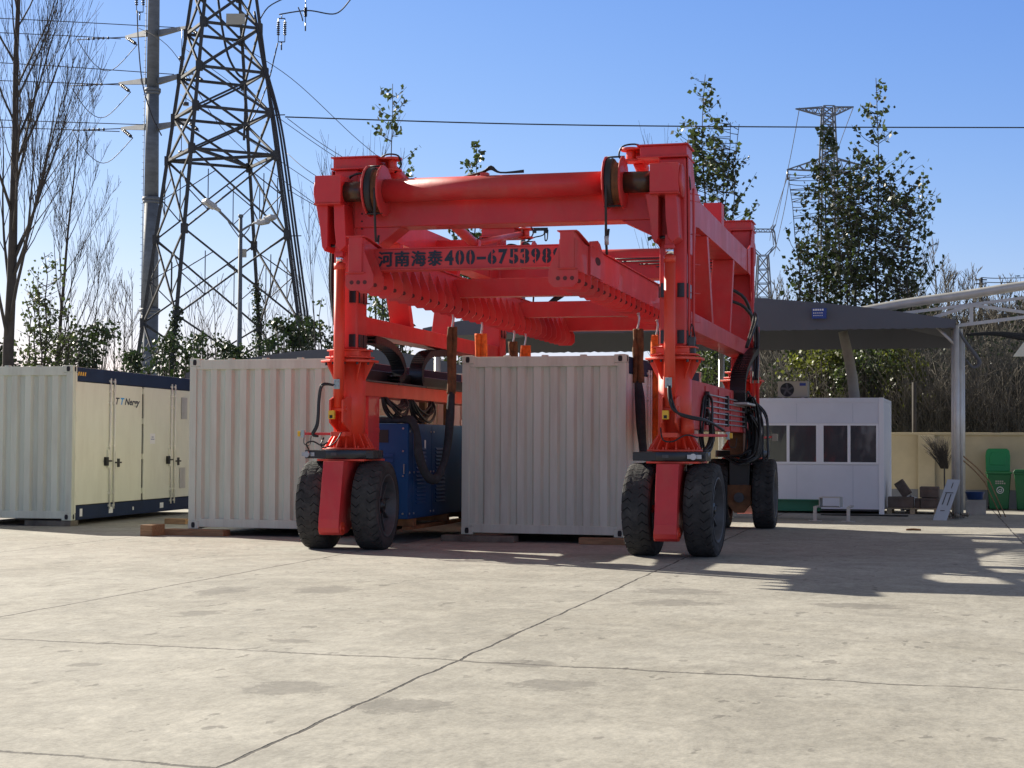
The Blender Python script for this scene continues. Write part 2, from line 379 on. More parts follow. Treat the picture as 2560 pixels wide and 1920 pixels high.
    base = mix(math_('MULTIPLY', stm, .5), base, (0.10, 0.092, 0.08))
    base = mix(math_('MULTIPLY', lines, .93), base, (0.035, 0.03, 0.025))
    # bands left by lorry tyres, with tread marks
    for v0 in (8.15, 9.0):
        dv = math_('ABSOLUTE', math_('SUBTRACT', math_('ADD', V, math_('MULTIPLY', U, .13)), v0-.62))
        zz = math_('FRACT', math_('ADD', math_('MULTIPLY', U, 3.0), math_('MULTIPLY', dv, 2.2)))
        band = math_('MULTIPLY', ramp(math_('DIVIDE', dv, .22), (0.5, 1.), (1.0, 0.)), ramp(zz, (0.0, 1.), (0.9, .2)))
        band = math_('MULTIPLY', band, ramp(noise(1.2, 3), (0.42, 0.), (0.62, 1.)))
        base = mix(math_('MULTIPLY', band, .22), base, (0.28, 0.26, 0.23))
    L(base, b.inputs['Base Color'])
    hgt = math_('SUBTRACT', math_('ADD', math_('MULTIPLY', mid, .5), math_('MULTIPLY', fine, .25)), math_('MULTIPLY', lines, 1.2))
    hgt = math_('SUBTRACT', hgt, math_('MULTIPLY', stm, .35))
    bp = N('ShaderNodeBump'); bp.inputs['Strength'].default_value = .55; bp.inputs['Distance'].default_value = .012
    L(hgt, bp.inputs['Height']); L(bp.outputs[0], b.inputs['Normal'])
    return m
STAINS = [(-3.95, 8.9, .30, .32), (-3.12, 8.5, .30, .32), (-2.55, 9.5, .30, .30), (-2.95, 10.35, .22, .25), (-3.0, 15.9, .5, .45), (-2.85, 14.75, .5, .4),
          (-6.26, 14.9, .35, .5), (-7.15, 14.5, .28, .5), (-6.4, 12.5, .22, .3), (-1.25, 15.0, .5, .3), (-4.9, 11.0, .18, .2), (-5.6, 9.4, .12, .12)]
mb = MB(); g = 900.0; mb.quad((-g, -60, 0), (g, -60, 0), (g, g, 0), (-g, g, 0))
o = mb.build('ground', ground_mat(), None, norm=False); o.rotation_euler = (0, 0, -TH); o['kind'] = 'structure'

# ------------------------------------------------------------------ containers
CW, CH, CL = 2.438, 2.591, 6.058
def corrug(mb, x0, x1, z0, z1, y, depth, period, n, flip=1):
    pr = [(0, 0), (.28, 0), (.42, 1), (.72, 1), (.86, 0)]
    xs = []
    w = x1-x0; per = w/n
    for k in range(n):
        for a, d in pr: xs.append((x0+(k+a+.07)*per, d))
    xs = [(x0, 0)]+[q for q in xs if q[0] < x1]+[(x1, 0)]
    for (a, da), (b, db) in zip(xs, xs[1:]):
        mb.quad((a, y+da*depth*flip, z0), (b, y+db*depth*flip, z0), (b, y+db*depth*flip, z1), (a, y+da*depth*flip, z1))
def container(label, loc, th, marked):
    T = thing('shipping_container', label, 'container', local=True, group='grey shipping containers standing in the yard')
    T.location = loc; T.rotation_euler = (0, 0, -th)
    pw = .115
    for y, yp in ((0.004, 0), (CL-.084, CL-pw)):
        fr = MB()
        for x in (0, CW-pw): fr.box(x, x+pw, yp, yp+pw, .118, CH-.118)
        fr.box(.17, CW-.17, y, y+.08, CH-.165, CH-.02); fr.box(.17, CW-.17, y, y+.08, .03, .155)
        for x in (.1155, CW-.17): fr.box(x, x+.0545, y, y+.08, CH-.165, CH-.119); fr.box(x, x+.0545, y, y+.08, .119, .155)
        fr.build('end_frame', 'grey', T, bevel=.006)
    e = MB(); corrug(e, pw, CW-pw, .155, CH-.165, .022, .052, .25, 9)
    e.build('end_wall', 'grey', T, norm=False)
    e = MB(); corrug(e, pw, CW-pw, .155, CH-.165, CL-.022, .042, .25, 9, -1); e.build('end_wall', 'grey', T, norm=False)
    rf = MB(); rf.box(.03, CW-.03, .06, CL-.06, CH-.05, CH-.015)
    for k in range(5): rf.box(.05+k*.57, .13+k*.57, .03, .12, CH-.019, CH+.004)
    rf.build('roof', 'grey', T)
    fl = MB(); fl.box(.06, CW-.06, .1, CL-.1, .10, .16); fl.build('floor', 'dark', T)
    for x in (-.004, CW-.174):
        for y in (-.004, CL-.158):
            for z in (0, CH-.118):
                c = MB(); c.box(x, x+.178, y, y+.162, z, z+.118); co = c.build('corner_casting', 'grey', T, bevel=.01)
                h = MB(); yy = y-.0025 if y < 1 else y+.1605
                xc = x+.089; zc = z+.059
                h.prism([(xc+.031*math.cos(a)*(1), zc+.042*max(-1, min(1, 1.35*math.sin(a)))) for a in [k*math.pi/8 for k in range(16)]], 'uz', yy, yy+.004)
                xx = x-.0025 if x < 1 else x+.1765
                h.prism([(y+.081+.03*math.cos(a), zc+.042*max(-1, min(1, 1.35*math.sin(a)))) for a in [k*math.pi/8 for k in range(16)]], 'vz', xx, xx+.004)
                h.build('casting_hole', 'dark', co)
    for side in (0, 1):
        X = CW if side else 0; s = 1 if side else -1
        def bx(m, d0, d1, y0, y1, z0, z1): m.box(min(X+s*d0, X+s*d1), max(X+s*d0, X+s*d1), y0, y1, z0, z1)
        r = MB(); bx(r, -.1, -.012, .17, CL-.17, CH-.25, CH-.02); r.build('top_rail', 'navy', T, bevel=.005)
        r = MB(); bx(r, -.1, -.012, .17, CL-.17, .0, .235); rr = r.build('bottom_rail', 'navy', T, bevel=.005)
        # hinge post in cream beside the corner
        r = MB(); bx(r, -.1, .001, .1165, .165, .119, CH-.119); bx(r, -.1, .001, CL-.165, CL-.1165, .119, CH-.119); r.build('hinge_post', 'cream', T)
        g_ = MB(); bx(g_, -.09, -.045, .166, CL-.166, .236, CH-.252); g_.build('door_gasket', 'gasket', T)
        y0 = .185; wd = (CL-2*y0)/4
        for k in range(4):
            a, b_ = y0+k*wd+.016, y0+(k+1)*wd-.016
            if k == 1: b_ -= .035
            if k == 2: a += .035
            d = MB(); bx(d, -.06, -.018, a, b_, .25, CH-.262); dd = d.build('door', 'cream', T, bevel=.008)
            yl = b_-.07 if k % 2 == 0 else a+.07
            rod = MB(); xr = X+s*.008
            rod.tube((xr, yl, .14), (xr, yl, CH-.16), .016, n=8)
            for z in (.2, .42, 1.25, 2.0, 2.2, 2.38): bx(rod, -.03, .012, yl-.035, yl+.035, z-.018, z+.018)
            ro = rod.build('lock_rod', 'rod', dd)
            hd = MB(); hz = .98 if k % 2 == 0 else .95
            sg = -1 if k % 2 == 0 else 1
            bx(hd, .0, .05, min(yl, yl+sg*.24), max(yl, yl+sg*.24), hz-.012, hz+.014)
            bx(hd, -.02, .03, min(yl+sg*.1, yl+sg*.2), max(yl+sg*.1, yl+sg*.2), hz-.08, hz+.07)
            hd.build('handle', 'gasket', dd)
            hd = MB(); bx(hd, -.02, .02, min(yl+sg*.035, yl+sg*.1), max(yl+sg*.035, yl+sg*.1), hz-.12, hz+.2); hd.build('latch_plate', 'cream', dd)
            if k in (0, 3):
                yh = y0 if k == 0 else CL-y0
            else: yh = CL/2
            if k != 2:
                for z in (.42, 1.05, 1.7, 2.25):
                    hg = MB(); bx(hg, -.03, .006, yh-.045, yh+.045, z-.05, z+.05); hg.build('hinge', 'cream', T)
        if side and marked:
            def flat(y, z, w, hgt, m, nm='notice', d=.0): 
                q = MB(); bx(q, -.0185+d, -.0155+d, y-w/2, y+w/2, z-hgt/2, z+hgt/2); return q.build(nm, m, T)
            flat(y0+2.32*wd, 1.38, .24, .19, 'white')
            for i, (w, z) in enumerate(((.1, 1.41), (.16, 1.37))): flat(y0+2.32*wd, z, w, .012, 'signblue', 'notice_line', .003)
            flat(y0+3.42*wd, 1.98, .30, .42, 'galv', 'vent_cover', .01); flat(y0+3.38*wd, .62, .30, .40, 'galv', 'vent_cover', .01)
            for y, z, w, hh in ((.40, .12, .10, .13), (1.62, .12, .17, .11), (2.6, .11, .05, .06), (3.95, .12, .17, .1)):
                q = MB(); bx(q, -.0115, -.008, y-w/2, y+w/2, z-hh/2, z+hh/2); q.build('data_plate', 'white', T)
            q = MB()
            for i in range(4):
                y = .21+i*.085
                q.add([(X-.0085, y, CH-.16), (X-.0085, y+.045, CH-.16), (X-.0085, y+.065, CH-.095), (X-.0085, y+.02, CH-.095)], [(0, 1, 2, 3)])
            q.build('hazard_stripe', 'yellow', T)
            # logo
            yy = y0+1.10*wd; z = 1.985; sz = .165
            for body, m in (('T', 'letter'), ('T', 'logoblue'), ('Nergy', 'letter')):
                vs, fs = text_mesh(body, sz, .004, .25)
                wmax = max(v[0] for v in vs)
                q = MB(); q.add([(X-.0165+v[2], yy+v[0]*1.55, z+v[1]) for v in vs], fs); q.build('logo', m, T, norm=False)
                yy += wmax*1.55+.012
    return T
zB = .096
container('grey container with cream side doors and navy rails at the left edge of the yard', (-7.3322-CW*math.cos(.1781), 27.8308+CW*math.sin(.1781), zB), .1781, True)
container('grey container end standing just left of the red gantry crane leg', (-4.9251, 25.4627, zB), TH, False)
container('grey container standing between the crane legs under the lifting frame', (-.7261, 24.2285, zB), TH, False)
# timber under the containers
def timber(label, u0, u1, v0, v1, h, m='wood', z=0):
    q = MB(); q.box(u0-(u0+u1)/2, u1-(u0+u1)/2, v0-(v0+v1)/2, v1-(v0+v1)/2, 0, h)
    solo(q, 'timber_block', m, label, 'timber block', ((u0+u1)/2, (v0+v1)/2, z), group='timber blocks propping the containers', bevel=.008, local=True)
timber('loose square timber block on the ground between the two left containers', -12.47, -12.27, 22.45, 22.85, .17)
timber('timber under the left corner of the container beside the crane leg', -12.30, -11.30, 22.86, 23.1, .092)
timber('weathered grey timber under the left corner of the middle container', -7.85, -6.75, 22.88, 23.12, .09, 'oldwood')
timber('brown timber under the right corner of the middle container', -5.80, -5.0, 22.88, 23.12, .092)
q = [Wy(-7.3322, 27.8308)]
timber('dark timber under the right corner of the leftmost container', q[0][0]-.9, q[0][0]-.02, q[0][1]+.02, q[0][1]+.26, .092, 'oldwood')
timber('short timber under the navy rail of the leftmost container', -13.95, -13.55, 25.95, 26.15, .092)
# ------------------------------------------------------------------ gantry crane
UL, UR, VF, VB = -8.46, -4.06, 21.0, 28.45
MD = math.radians(2.11)                         # the crane stands 2.1 degrees off the container row
def mach(o):                                    # turn a crane-frame thing about the right front leg
    p = Vector(ORG[o.name]); dx, dy = p.x+4.05, p.y-21.0
    o.location = Yw(-4.05+dx*math.cos(MD)-dy*math.sin(MD), 21.0+dx*math.sin(MD)+dy*math.cos(MD), p.z)
    o.rotation_euler = (0, 0, -TH+MD); return o
CR = thing('gantry_crane', 'big red rubber tyred gantry crane straddling the middle container', 'crane', (-6.29, 24.7, 0)); mach(CR)
def P_(name, mb, m='red', parent=CR, bevel=.006, **k): return mb.build(name, m, parent, bevel, **k)
def ring(uc, vc, r, n, z, a0=0): return [(uc+r*math.cos(a0+2*math.pi*k/n), vc+r*math.sin(a0+2*math.pi*k/n), z) for k in range(n)]
def cyl(mb, uc, vc, z0, z1, r, n=28, r2=None, a0=0, sm=True):
    r2 = r if r2 is None else r2
    a = ring(uc, vc, r, n, z0, a0); b = ring(uc, vc, r2, n, z1, a0)
    mb.add(a+b, [(i, (i+1) % n, n+(i+1) % n, n+i) for i in range(n)], sm)
    k = len(mb.v)-2*n
    mb.f += [tuple(k+i for i in reversed(range(n))), tuple(k+n+i for i in range(n))]; mb.s += [False, False]
# ---- wheels
TR, TWD = .592, .36
def tyre_meshes():
    t = MB(); prof = [(.40, -.165), (.52, -.178), (.555, -.168), (.56, -.12), (.56, .12), (.555, .168), (.52, .178), (.40, .165), (.385, .12), (.385, -.12)]
    t.lathe((0, 0, 0), (1, 0, 0), prof, 56, close=True)
    N = 32; rw = [0, .035, .09, .13, .166, .181]; rr = [TR, TR, TR-.001, TR-.003, TR-.018, .535]
    zig = [-.006, .0, .048, .022, .0, -.004]                # bend of the groove across the half tread
    for half in (-1, 1):
        for k in range(N):
            base = 2*math.pi*(k+(.5 if half > 0 else 0))/N; wid = 2*math.pi/N; gap = .0115
            vs = []
            for j in range(6):
                x = half*(rw[j]+(-.045 if j == 0 else 0)*(1 if k % 1 == 0 else 0))
                for e in (0, 1):
                    a = base+zig[j]*1.9+(gap if e == 0 else wid-gap)*1.0
                    for r in (rr[j], .535 if j == 5 else .552): vs.append((x, math.cos(a)*r, math.sin(a)*r))
            fs = []
            for j in range(5):
                b0, b1 = j*4, (j+1)*4
                fs += [(b0, b0+2, b1+2, b1), (b0, b1, b1+1, b0+1), (b0+2, b0+3, b1+3, b1+2)]
            fs += [(0, 1, 3, 2), (20, 22, 23, 21)]
            t.add(vs, fs)
    rim = MB()
    rim.lathe((0, 0, 0), (1, 0, 0), [(.415, .172), (.40, .178), (.385, .165), (.375, .06), (.34, .02), (.14, .0), (.14, -.03), (.34, -.04), (.375, -.1), (.40, -.178), (.415, -.172)], 40)
    for k in range(9):
        a = 2*math.pi*k/9; c, s_ = math.cos(a), math.sin(a)
        rim.beam((.03, c*.12, s_*.12), (.05, c*.37, s_*.37), .022, .10, up=(1, 0, 0))
    hub = MB(); hub.lathe((0, 0, 0), (1, 0, 0), [(.0, .12), (.085, .12), (.095, .11), (.095, .0), (.0, .0)], 24)
    hub.lathe((0, 0, 0), (1, 0, 0), [(.0, .135), (.05, .135), (.05, .11)], 20)
    col = MB(); col.lathe((0, 0, 0), (1, 0, 0), [(.12, -.02), (.12, .05), (.14, .05), (.14, -.02)], 24)
    return t, rim, hub, col
tm = tyre_meshes()
wheel0 = None
def wheel(u, v, flip, steer=0, spin=0):
    global wheel0
    if wheel0 is None:
        w = bpy.data.objects.new('wheel', None); COL.objects.link(w); w.parent = CR; ORG[w.name] = (0, 0, 0)
        tm[0].build('tyre', 'rubber', w, org=(0, 0, 0)); tm[1].build('rim', 'rim', w, org=(0, 0, 0))
        tm[2].build('hub', 'black', w, org=(0, 0, 0)); tm[3].build('hub_collar', 'redbounce', w, org=(0, 0, 0)); wheel0 = w
    else: w = copy_tree(wheel0, CR)
    w.location = (u+6.29, v-24.7, TR-.006)
    w.rotation_euler = (spin, 0, steer+(math.pi if flip else 0))
steer = {('L', 'F'): .05, ('R', 'F'): -.05, ('L', 'B'): 0, ('R', 'B'): .02}
for lr, uc in (('L', UL), ('R', UR)):
    for fb, vc in (('F', VF-.04), ('B', VB)):
        for s_ in (-1, 1): wheel(uc+s_*.385+.005, vc, s_ < 0, steer[lr, fb], spin=R.uniform(0, 6))
# ---- legs
def leg(uc, vc, sg):
    """sg -1: front leg (arm reaches towards the camera), +1 rear leg"""
    def V(d): return vc+sg*d
    y = MB()
    y.prism([(V(.60), 1.172), (V(-.25), 1.172), (V(-.15), .8), (V(-.1), .45), (V(.42), .235), (V(.66), .215), (V(.745), .25), (V(.765), .31), (V(.76), .42)], 'vz', uc-.14, uc+.14)
    P_('wheel_yoke', y)
    c = MB(); c.tube((uc-.155, V(.64), .30), (uc+.155, V(.64), .30), .085, n=24); c.tube((uc+.155, V(.64), .30), (uc+.17, V(.64), .30), .03, n=8)
    P_('yoke_pin', c, 'redbounce', bevel=0)
    a = MB(); a.tube((uc-.5, vc, TR), (uc+.5, vc, TR), .05, n=14); a.box(uc-.19, uc+.19, vc-.12, vc+.12, TR-.14, TR+.12)
    P_('axle', a, 'redbounce')
    mo = MB(); mo.tube((uc+.02, V(-.12), .98), (uc+.24, V(-.12), .98), .10, n=20); mo.box(uc+.15, uc+.2, vc-.1, vc+.1, .45, .95)
    for k in range(3): mo.path([(uc+.16+.02*k, V(.0), 1.15), (uc+.2, V(.12+.05*k), .95), (uc+.18, V(.1), .7), (uc+.17, V(0), .5)], .012, 6)
    P_('drive_motor', mo, 'black')
    if sg > 0:
        b = MB(); b.box(uc-.17, uc+.17, V(-.42), V(-.2), .72, 1.12); P_('hydraulic_motor', b, 'black')
        b = MB(); b.prism([(uc-.2, .74), (uc+.2, .74), (uc+.2, .42), (uc+.08, .27), (uc-.08, .27), (uc-.2, .42)], 'uz', V(-.45), V(-.38))
        bb = P_('pin_bracket', b, 'rust')
        b = MB(); b.tube((uc, V(-.45), .53), (uc, V(-.50), .53), .085, n=20); P_('bracket_pin', b, 'rim', bb, 0)
    t = MB(); t.box(uc-.30, uc+.36, vc-.42, vc+.42, 1.174, 1.2); P_('yoke_plate', t, 'redbounce')
    g = MB(); cyl(g, uc, vc, 1.204, 1.318, .455, 44)
    g.box(uc-.47, uc-.18, V(.42), V(.1), 1.206, 1.316); g.box(uc+.2, uc+.44, V(.30), V(.05), 1.206, 1.316)
    gg = P_('slew_ring', g, 'black')
    sx = uc-.43 if uc < -6 else uc+.30
    s_ = MB(); s_.box(sx-.08, sx+.1, V(.425), V(.432), 1.235, 1.285); s_.tube((sx, V(.43), 1.26), (sx, V(.47), 1.26), .04, n=16)
    if sg < 0: P_('slew_sensor', s_, 'steel', gg, 0)
    s_ = MB(); s_.box(uc-.09, uc-.01, V(.456), V(.46), 1.245, 1.285); P_('rating_plate', s_, 'rim', gg, 0)
    f = MB(); cyl(f, uc, vc, 1.322, 1.348, .355, 36)
    for k in range(16):
        a_ = 2*math.pi*(k+.5)/16; ca, sa = math.cos(a_), math.sin(a_); th = .008
        w = (-sa*th, ca*th)
        pts = [(.2, 1.35), (.335, 1.35), (.335, 1.365), (.225, 1.535), (.2, 1.535)]
        vs = [(uc+ca*r+w[0], vc+sa*r+w[1], z) for r, z in pts]+[(uc+ca*r-w[0], vc+sa*r-w[1], z) for r, z in pts]
        f.add(vs, [(0, 1, 2, 3, 4), (9, 8, 7, 6, 5)]+[(i, 5+i, 5+(i+1) % 5, (i+1) % 5) for i in range(5)])
    P_('base_flange', f, 'redbounce', bevel=0)
    for k in range(12):
        a_ = 2*math.pi*k/12+.2; b = MB(); cyl(b, uc+.315*math.cos(a_), vc+.315*math.sin(a_), 1.348, 1.375, .014, 6, sm=False)
        if math.sin(a_)*sg > -.3 or sg < 0: P_('bolt', b, 'redbounce', bevel=0)
    p = MB(); cyl(p, uc, vc, 1.348, 2.49, .213, 40); P_('leg_tube', p, 'redbounce', bevel=0)
    f = MB(); cyl(f, uc, vc, 2.488, 2.520, .39, 8, a0=math.pi/8, sm=False); cyl(f, uc, vc, 2.545, 2.568, .33, 8, a0=math.pi/8, sm=False)
    for k in range(8):
        a_ = 2*math.pi*k/8; ca, sa = math.cos(a_), math.sin(a_); w = (-sa*.008, ca*.008)
        pts = [(.2, 2.487), (.34, 2.487), (.215, 2.24), (.2, 2.24)]
        vs = [(uc+ca*r+w[0], vc+sa*r+w[1], z) for r, z in pts]+[(uc+ca*r-w[0], vc+sa*r-w[1], z) for r, z in pts]
        f.add(vs, [(0, 1, 2, 3), (7, 6, 5, 4)]+[(i, 4+i, 4+(i+1) % 4, (i+1) % 4) for i in range(4)])
    cyl(f, uc, vc, 2.52, 2.545, .25, 24); f.box(uc-.21, uc+.21, vc-.24, vc+.24, 2.568, 2.64); cyl(f, uc, vc, 2.64, 2.66, .31, 8, a0=math.pi/8, sm=False)
    P_('leg_collar', f, 'redbounce')
    for k in range(12):
        a_ = 2*math.pi*k/12+.12; b = MB(); cyl(b, uc+.33*math.cos(a_), vc+.33*math.sin(a_), 2.455, 2.487, .016, 6, sm=False)
        if sg < 0: P_('bolt', b, 'black', bevel=0)
    cc = uc+.0
    c = MB(); c.box(cc-.17, cc+.17, vc-.2, vc+.2, 2.661, 5.06)
    col = P_('inner_column', c, bevel=.025)
    for z0, z1 in ((2.69, 2.86), (3.28, 3.46)):
        for (a0, a1, b0, b1) in ((cc-.155, cc-.085, V(.2), V(.222)), (cc+.06, cc+.15, V(.2), V(.222))):
            b = MB(); b.box(a0, a1, min(b0, b1), max(b0, b1), z0, z1); P_('guide_pad', b, 'black', col, .004)
        for a0 in (cc+.168, cc-.19):
            b = MB(); b.box(a0, a0+.022, vc-.15, vc-.02, z0, z1); P_('guide_pad', b, 'black', col, .004)
            b = MB(); b.box(a0, a0+.022, vc+.02, vc+.15, z0, z1); P_('guide_pad', b, 'black', col, .004)
    # lift cylinder standing in front of the column
    cv = V(.41)
    c = MB(); cyl(c, uc-.005, cv, 1.88, 3.78, .072, 24); cyl(c, uc-.005, cv, 3.70, 3.785, .076, 24); lc = P_('lift_cylinder', c, 'redbounce', bevel=0)
    c = MB(); cyl(c, uc-.005, cv, 3.78, 3.90, .05, 20); P_('cylinder_rod', c, 'chrome', lc, 0)
    c = MB(); c.box(uc-.06, uc+.05, cv-.04, cv+.04, 3.89, 4.05); c.box(uc-.065, uc+.055, cv-.06, cv+.06, 3.875, 3.92); P_('rod_eye', c, 'red', lc)
    if sg < 0:
        c = MB(); c.box(uc-.05, uc+.035, cv-.085, cv-.06, 2.12, 2.25); cb = P_('valve_block', c, 'sensor', lc)
        for dx in (-.03, .012):
            for dz in (2.14, 2.2): 
                c = MB(); c.tube((uc+dx, cv-.085, dz+.02), (uc+dx, cv-.10, dz+.02), .012, n=8); P_('valve_plug', c, 'steel', cb, 0)
    c = MB()
    for d in (-.10, .075): c.prism([(V(.2), 1.55), (V(.52), 1.68), (V(.52), 1.98), (V(.38), 2.02), (V(.2), 2.02)], 'vz', uc+d, uc+d+.025)
    c.tube((uc-.12, cv, 1.86), (uc+.12, cv, 1.86), .035, n=12); c.box(uc-.1, uc+.1, V(.2) if sg > 0 else V(.44), V(.44) if sg > 0 else V(.2), 1.50, 1.56)
    P_('cylinder_bracket', c, 'redbounce')
    # cheeks carrying the cylinder head
    for d0, d1, k in ((-.25, -.13, -1), (-.05, .10, 1)):
        o_ = .02 if uc > -6 else 0
        pts = [(uc+d0-.05*(k < 0), 4.56), (uc+d1, 4.56), (uc+d1+.02*(k > 0), 4.2), (uc+d1+.03*(k > 0), 4.0), (uc+(d0+d1)/2+.02, 3.93), (uc+d0+.04, 4.0), (uc+d0+.01, 4.25)]
        c = MB(); c.prism(pts, 'uz', V(.55), V(.2)); ch_ = P_('head_cheek', c, bevel=.015)
    c = MB(); c.tube((uc-.25, cv, 4.02), (uc+.13, cv, 4.02), .02, n=10); P_('head_pin', c, 'black', bevel=0)
    # cap on the column
    inn = 1 if uc < -6 else -1
    def I(a, b): return (min(uc+inn*a, uc+inn*b), max(uc+inn*a, uc+inn*b))
    h = MB(); a, b = I(-.18, .42); h.box(a, b, vc-.22, vc+.26, 5.085, 5.215); 
    a, b = I(-.205, .46); h.box(a, b, vc-.26, vc+.3, 5.215, 5.235); h.box(a, b, vc-.26, vc+.3, 5.062, 5.085)
    P_('column_cap', h)
    h = MB(); cyl(h, uc+inn*.58, vc, 5.20, 5.235, .13, 20); cyl(h, uc+inn*.58, vc, 5.05, 5.08, .13, 20); h.tube((uc+inn*.58, vc, 5.08), (uc+inn*.58, vc, 5.2), .06, n=14)
    a, b = I(.42, .60); h.box(a, b, vc-.12, vc+.12, 5.205, 5.23); h.box(a, b, vc-.12, vc+.12, 5.055, 5.078)
    P_('steering_lug', h, 'redbounce')
    h = MB(); h.path([(uc+inn*.40, vc, 5.235), (uc+inn*.52, vc-.04, 5.28), (uc+inn*.68, vc-.06, 5.25), (uc+inn*.72, vc-.06, 5.12), (uc+inn*.62, vc-.02, 5.03)], .012, 7); P_('hose', h, 'hose', bevel=0)
for uc in (UL, UR):
    leg(uc, VF, -1); leg(uc, VB, 1)
# ---- cross structure front and rear
def cross(vc, sg):
    def V(d): return vc+sg*d
    def bx(m, a0, a1, d0, d1, z0, z1): m.box(a0, a1, min(V(d0), V(d1)), max(V(d0), V(d1)), z0, z1)
    b = MB(); bx(b, UL+.13, UR-.13, -.18, .24, 4.275, 4.66); P_('cross_beam', b, bevel=.012)
    h = MB(); h.prism([(UL+.16, 4.275), (UL+.16, 3.72), (UL+.36, 3.95), (UL+.78, 4.272)], 'uz', V(.22), V(-.16)); P_('haunch', h)
    h = MB(); h.prism([(UR-.16, 4.275), (UR-.16, 3.90), (UR-.26, 4.08), (UR-.66, 4.272)], 'uz', V(.22), V(-.16)); P_('haunch', h)
    zt, dt = 4.722, .46
    t = MB(); t.tube((-7.82, V(dt), zt), (-4.88, V(dt), zt), .152, n=36); P_('drum_tube', t, bevel=0)
    for a, c in ((-8.40, -8.04), (-4.64, -4.26)):
        t = MB(); t.tube((a, V(dt), zt), (c, V(dt), zt), .134, n=32); P_('winch_shaft', t, 'drum', bevel=0)
    for a, c in ((-8.735, -8.37), (-4.283, -3.915)):
        t = MB(); bx(t, a, c, .19, .66, zt-.165, zt+.20); bx(t, a-.01, c+.005, .17, .675, zt-.185, zt-.163); P_('bearing_housing', t, bevel=.012)
        e = MB(); x = a-.012 if a < -6 else c
        e.lathe((x, V(dt), zt), (1, 0, 0), [(0, 0), (.2, 0), (.205, .006), (.205, .02), (0, .02)], 32); P_('end_disc', e, bevel=0)
    for a, c in ((-8.055, -7.825), (-4.875, -4.635)):
        for x0 in (a, c-.028):
            d = MB(); n = 16
            d.lathe((x0, V(dt), zt), (1, 0, 0), [(.05, 0), (.325, 0), (.34, .008), (.34, .02), (.325, .028), (.05, .028)], n, sm=False); P_('drum_flange', d, bevel=0)
        d = MB(); d.lathe((a+.028, V(dt), zt), (1, 0, 0), [(.2, 0), (.305, .002), (.315, .02), (.305, .045), (.315, .065), (.30, .09), (.2, .09)], 36); P_('wound_rope', d, 'wire', bevel=0)
        d = MB(); d.lathe((a+.12, V(dt), zt), (1, 0, 0), [(.15, 0), (.29, .0), (.255, .03), (.25, .06), (.28, .10), (.15, .10)], 36); P_('rope_sheave', d, 'rust', bevel=0)
        for ang in (90, 250):
            d = MB(); aa = math.radians(ang); d.tube((a, V(dt)+.33*math.cos(aa), zt+.33*math.sin(aa)), (c, V(dt)+.33*math.cos(aa), zt+.33*math.sin(aa)), .012, n=8); P_('guard_rod', d, 'wire', bevel=0)
    # stay hoses above the shaft
    for k in range(3):
        d = MB(); d.path([(-8.38, V(.3), 4.93+.012*k), (-8.28, V(.3+.03*k), 4.99-.012*k), (-8.16, V(.3+.03*k), 4.98), (-8.06, V(.32), 4.93)], .013, 7); P_('hose', d, 'hose', bevel=0)
    for z in (4.46, 4.36, 4.26, 4.16, 4.06):
        d = MB(); d.tube((UL+.24, V(.238), z), (UL+.24, V(.243), z), .013, n=10)
        if sg < 0: P_('bolt_hole', d, 'dark', bevel=0)
cross(VF, -1); cross(VB, 1)
for k, (a, b) in enumerate(((-6.55, -6.25),)):
    d = MB(); d.box(-6.52, -6.42, 20.5, 20.6, 4.86, 4.91); P_('hose_clamp', d)
    for q in range(3):
        d = MB(); d.path([(-6.85+.1*q, 20.7, 4.885), (-6.5, 20.55+.03*q, 4.93), (-6.38, 20.52, 4.99-.02*q), (-6.25, 20.5, 4.90), (-5.95, 20.55, 4.925-.01*q)], .012, 7); P_('hose', d, 'hose', bevel=0)
# ---- side frames
def side(uc, out):
    """out: +1 right frame, -1 left frame. a0..a1 spans the frame width"""
    a0, a1 = (uc-.16, uc+.18) if out > 0 else (uc-.2, uc+.13)
    c = MB(); c.box(a0, a1, VF+.2, VB-.2, 4.29, 4.66); P_('top_chord', c)
    c = MB(); c.box(a0, a1, VF+.2, VB-.2, 2.895, 3.128); P_('bottom_chord', c)
    for t0, t1, b0, b1 in ((22.70, 22.86, 23.25, 23.42), (25.72, 25.88, 25.28, 25.44)):
        c = MB(); c.prism([(b0, 3.13), (b1, 3.13), (t1, 4.288), (t0, 4.288)], 'vz', a0+.01, a1-.004); P_('brace', c)
    for x in (a1+.001, a0-.014):
        c = MB(); c.prism([(20.81, 5.06), (21.22, 5.06), (21.42, 4.80), (21.9, 4.67), (21.9, 4.29), (21.5, 4.26), (21.38, 3.85), (20.9, 3.85)], 'vz', x, x+.013); P_('gusset_plate', c, bevel=0)
        c = MB(); c.prism([(28.64, 5.06), (28.23, 5.06), (28.03, 4.80), (27.6, 4.67), (27.6, 4.29), (28.0, 4.26), (28.1, 3.85), (28.6, 3.85)], 'vz', x, x+.013); P_('gusset_plate', c, bevel=0)
    # telescopic tube of the steering link running back from the cap
    inn = -out
    c = MB(); c.tube((uc+inn*.50, VF+.12, 5.12), (uc+inn*.72, 24.6, 4.50), .075, n=20); c.tube((uc+inn*.50, VF+.1, 5.12), (uc+inn*.515, VF+.5, 5.05), .092, n=20); P_('link_tube', c, 'red', bevel=0)
    c = MB(); c.tube((uc+inn*.72, 24.6, 4.50), (uc+inn*.5, VB-.1, 5.12), .05, n=16); P_('link_tube', c, 'red', bevel=0)
    c = MB(); c.box(min(uc, uc+inn*.8), max(uc, uc+inn*.8), 24.52, 24.68, 4.40, 4.56); P_('link_support', c)
side(UR, 1); side(UL, -1)
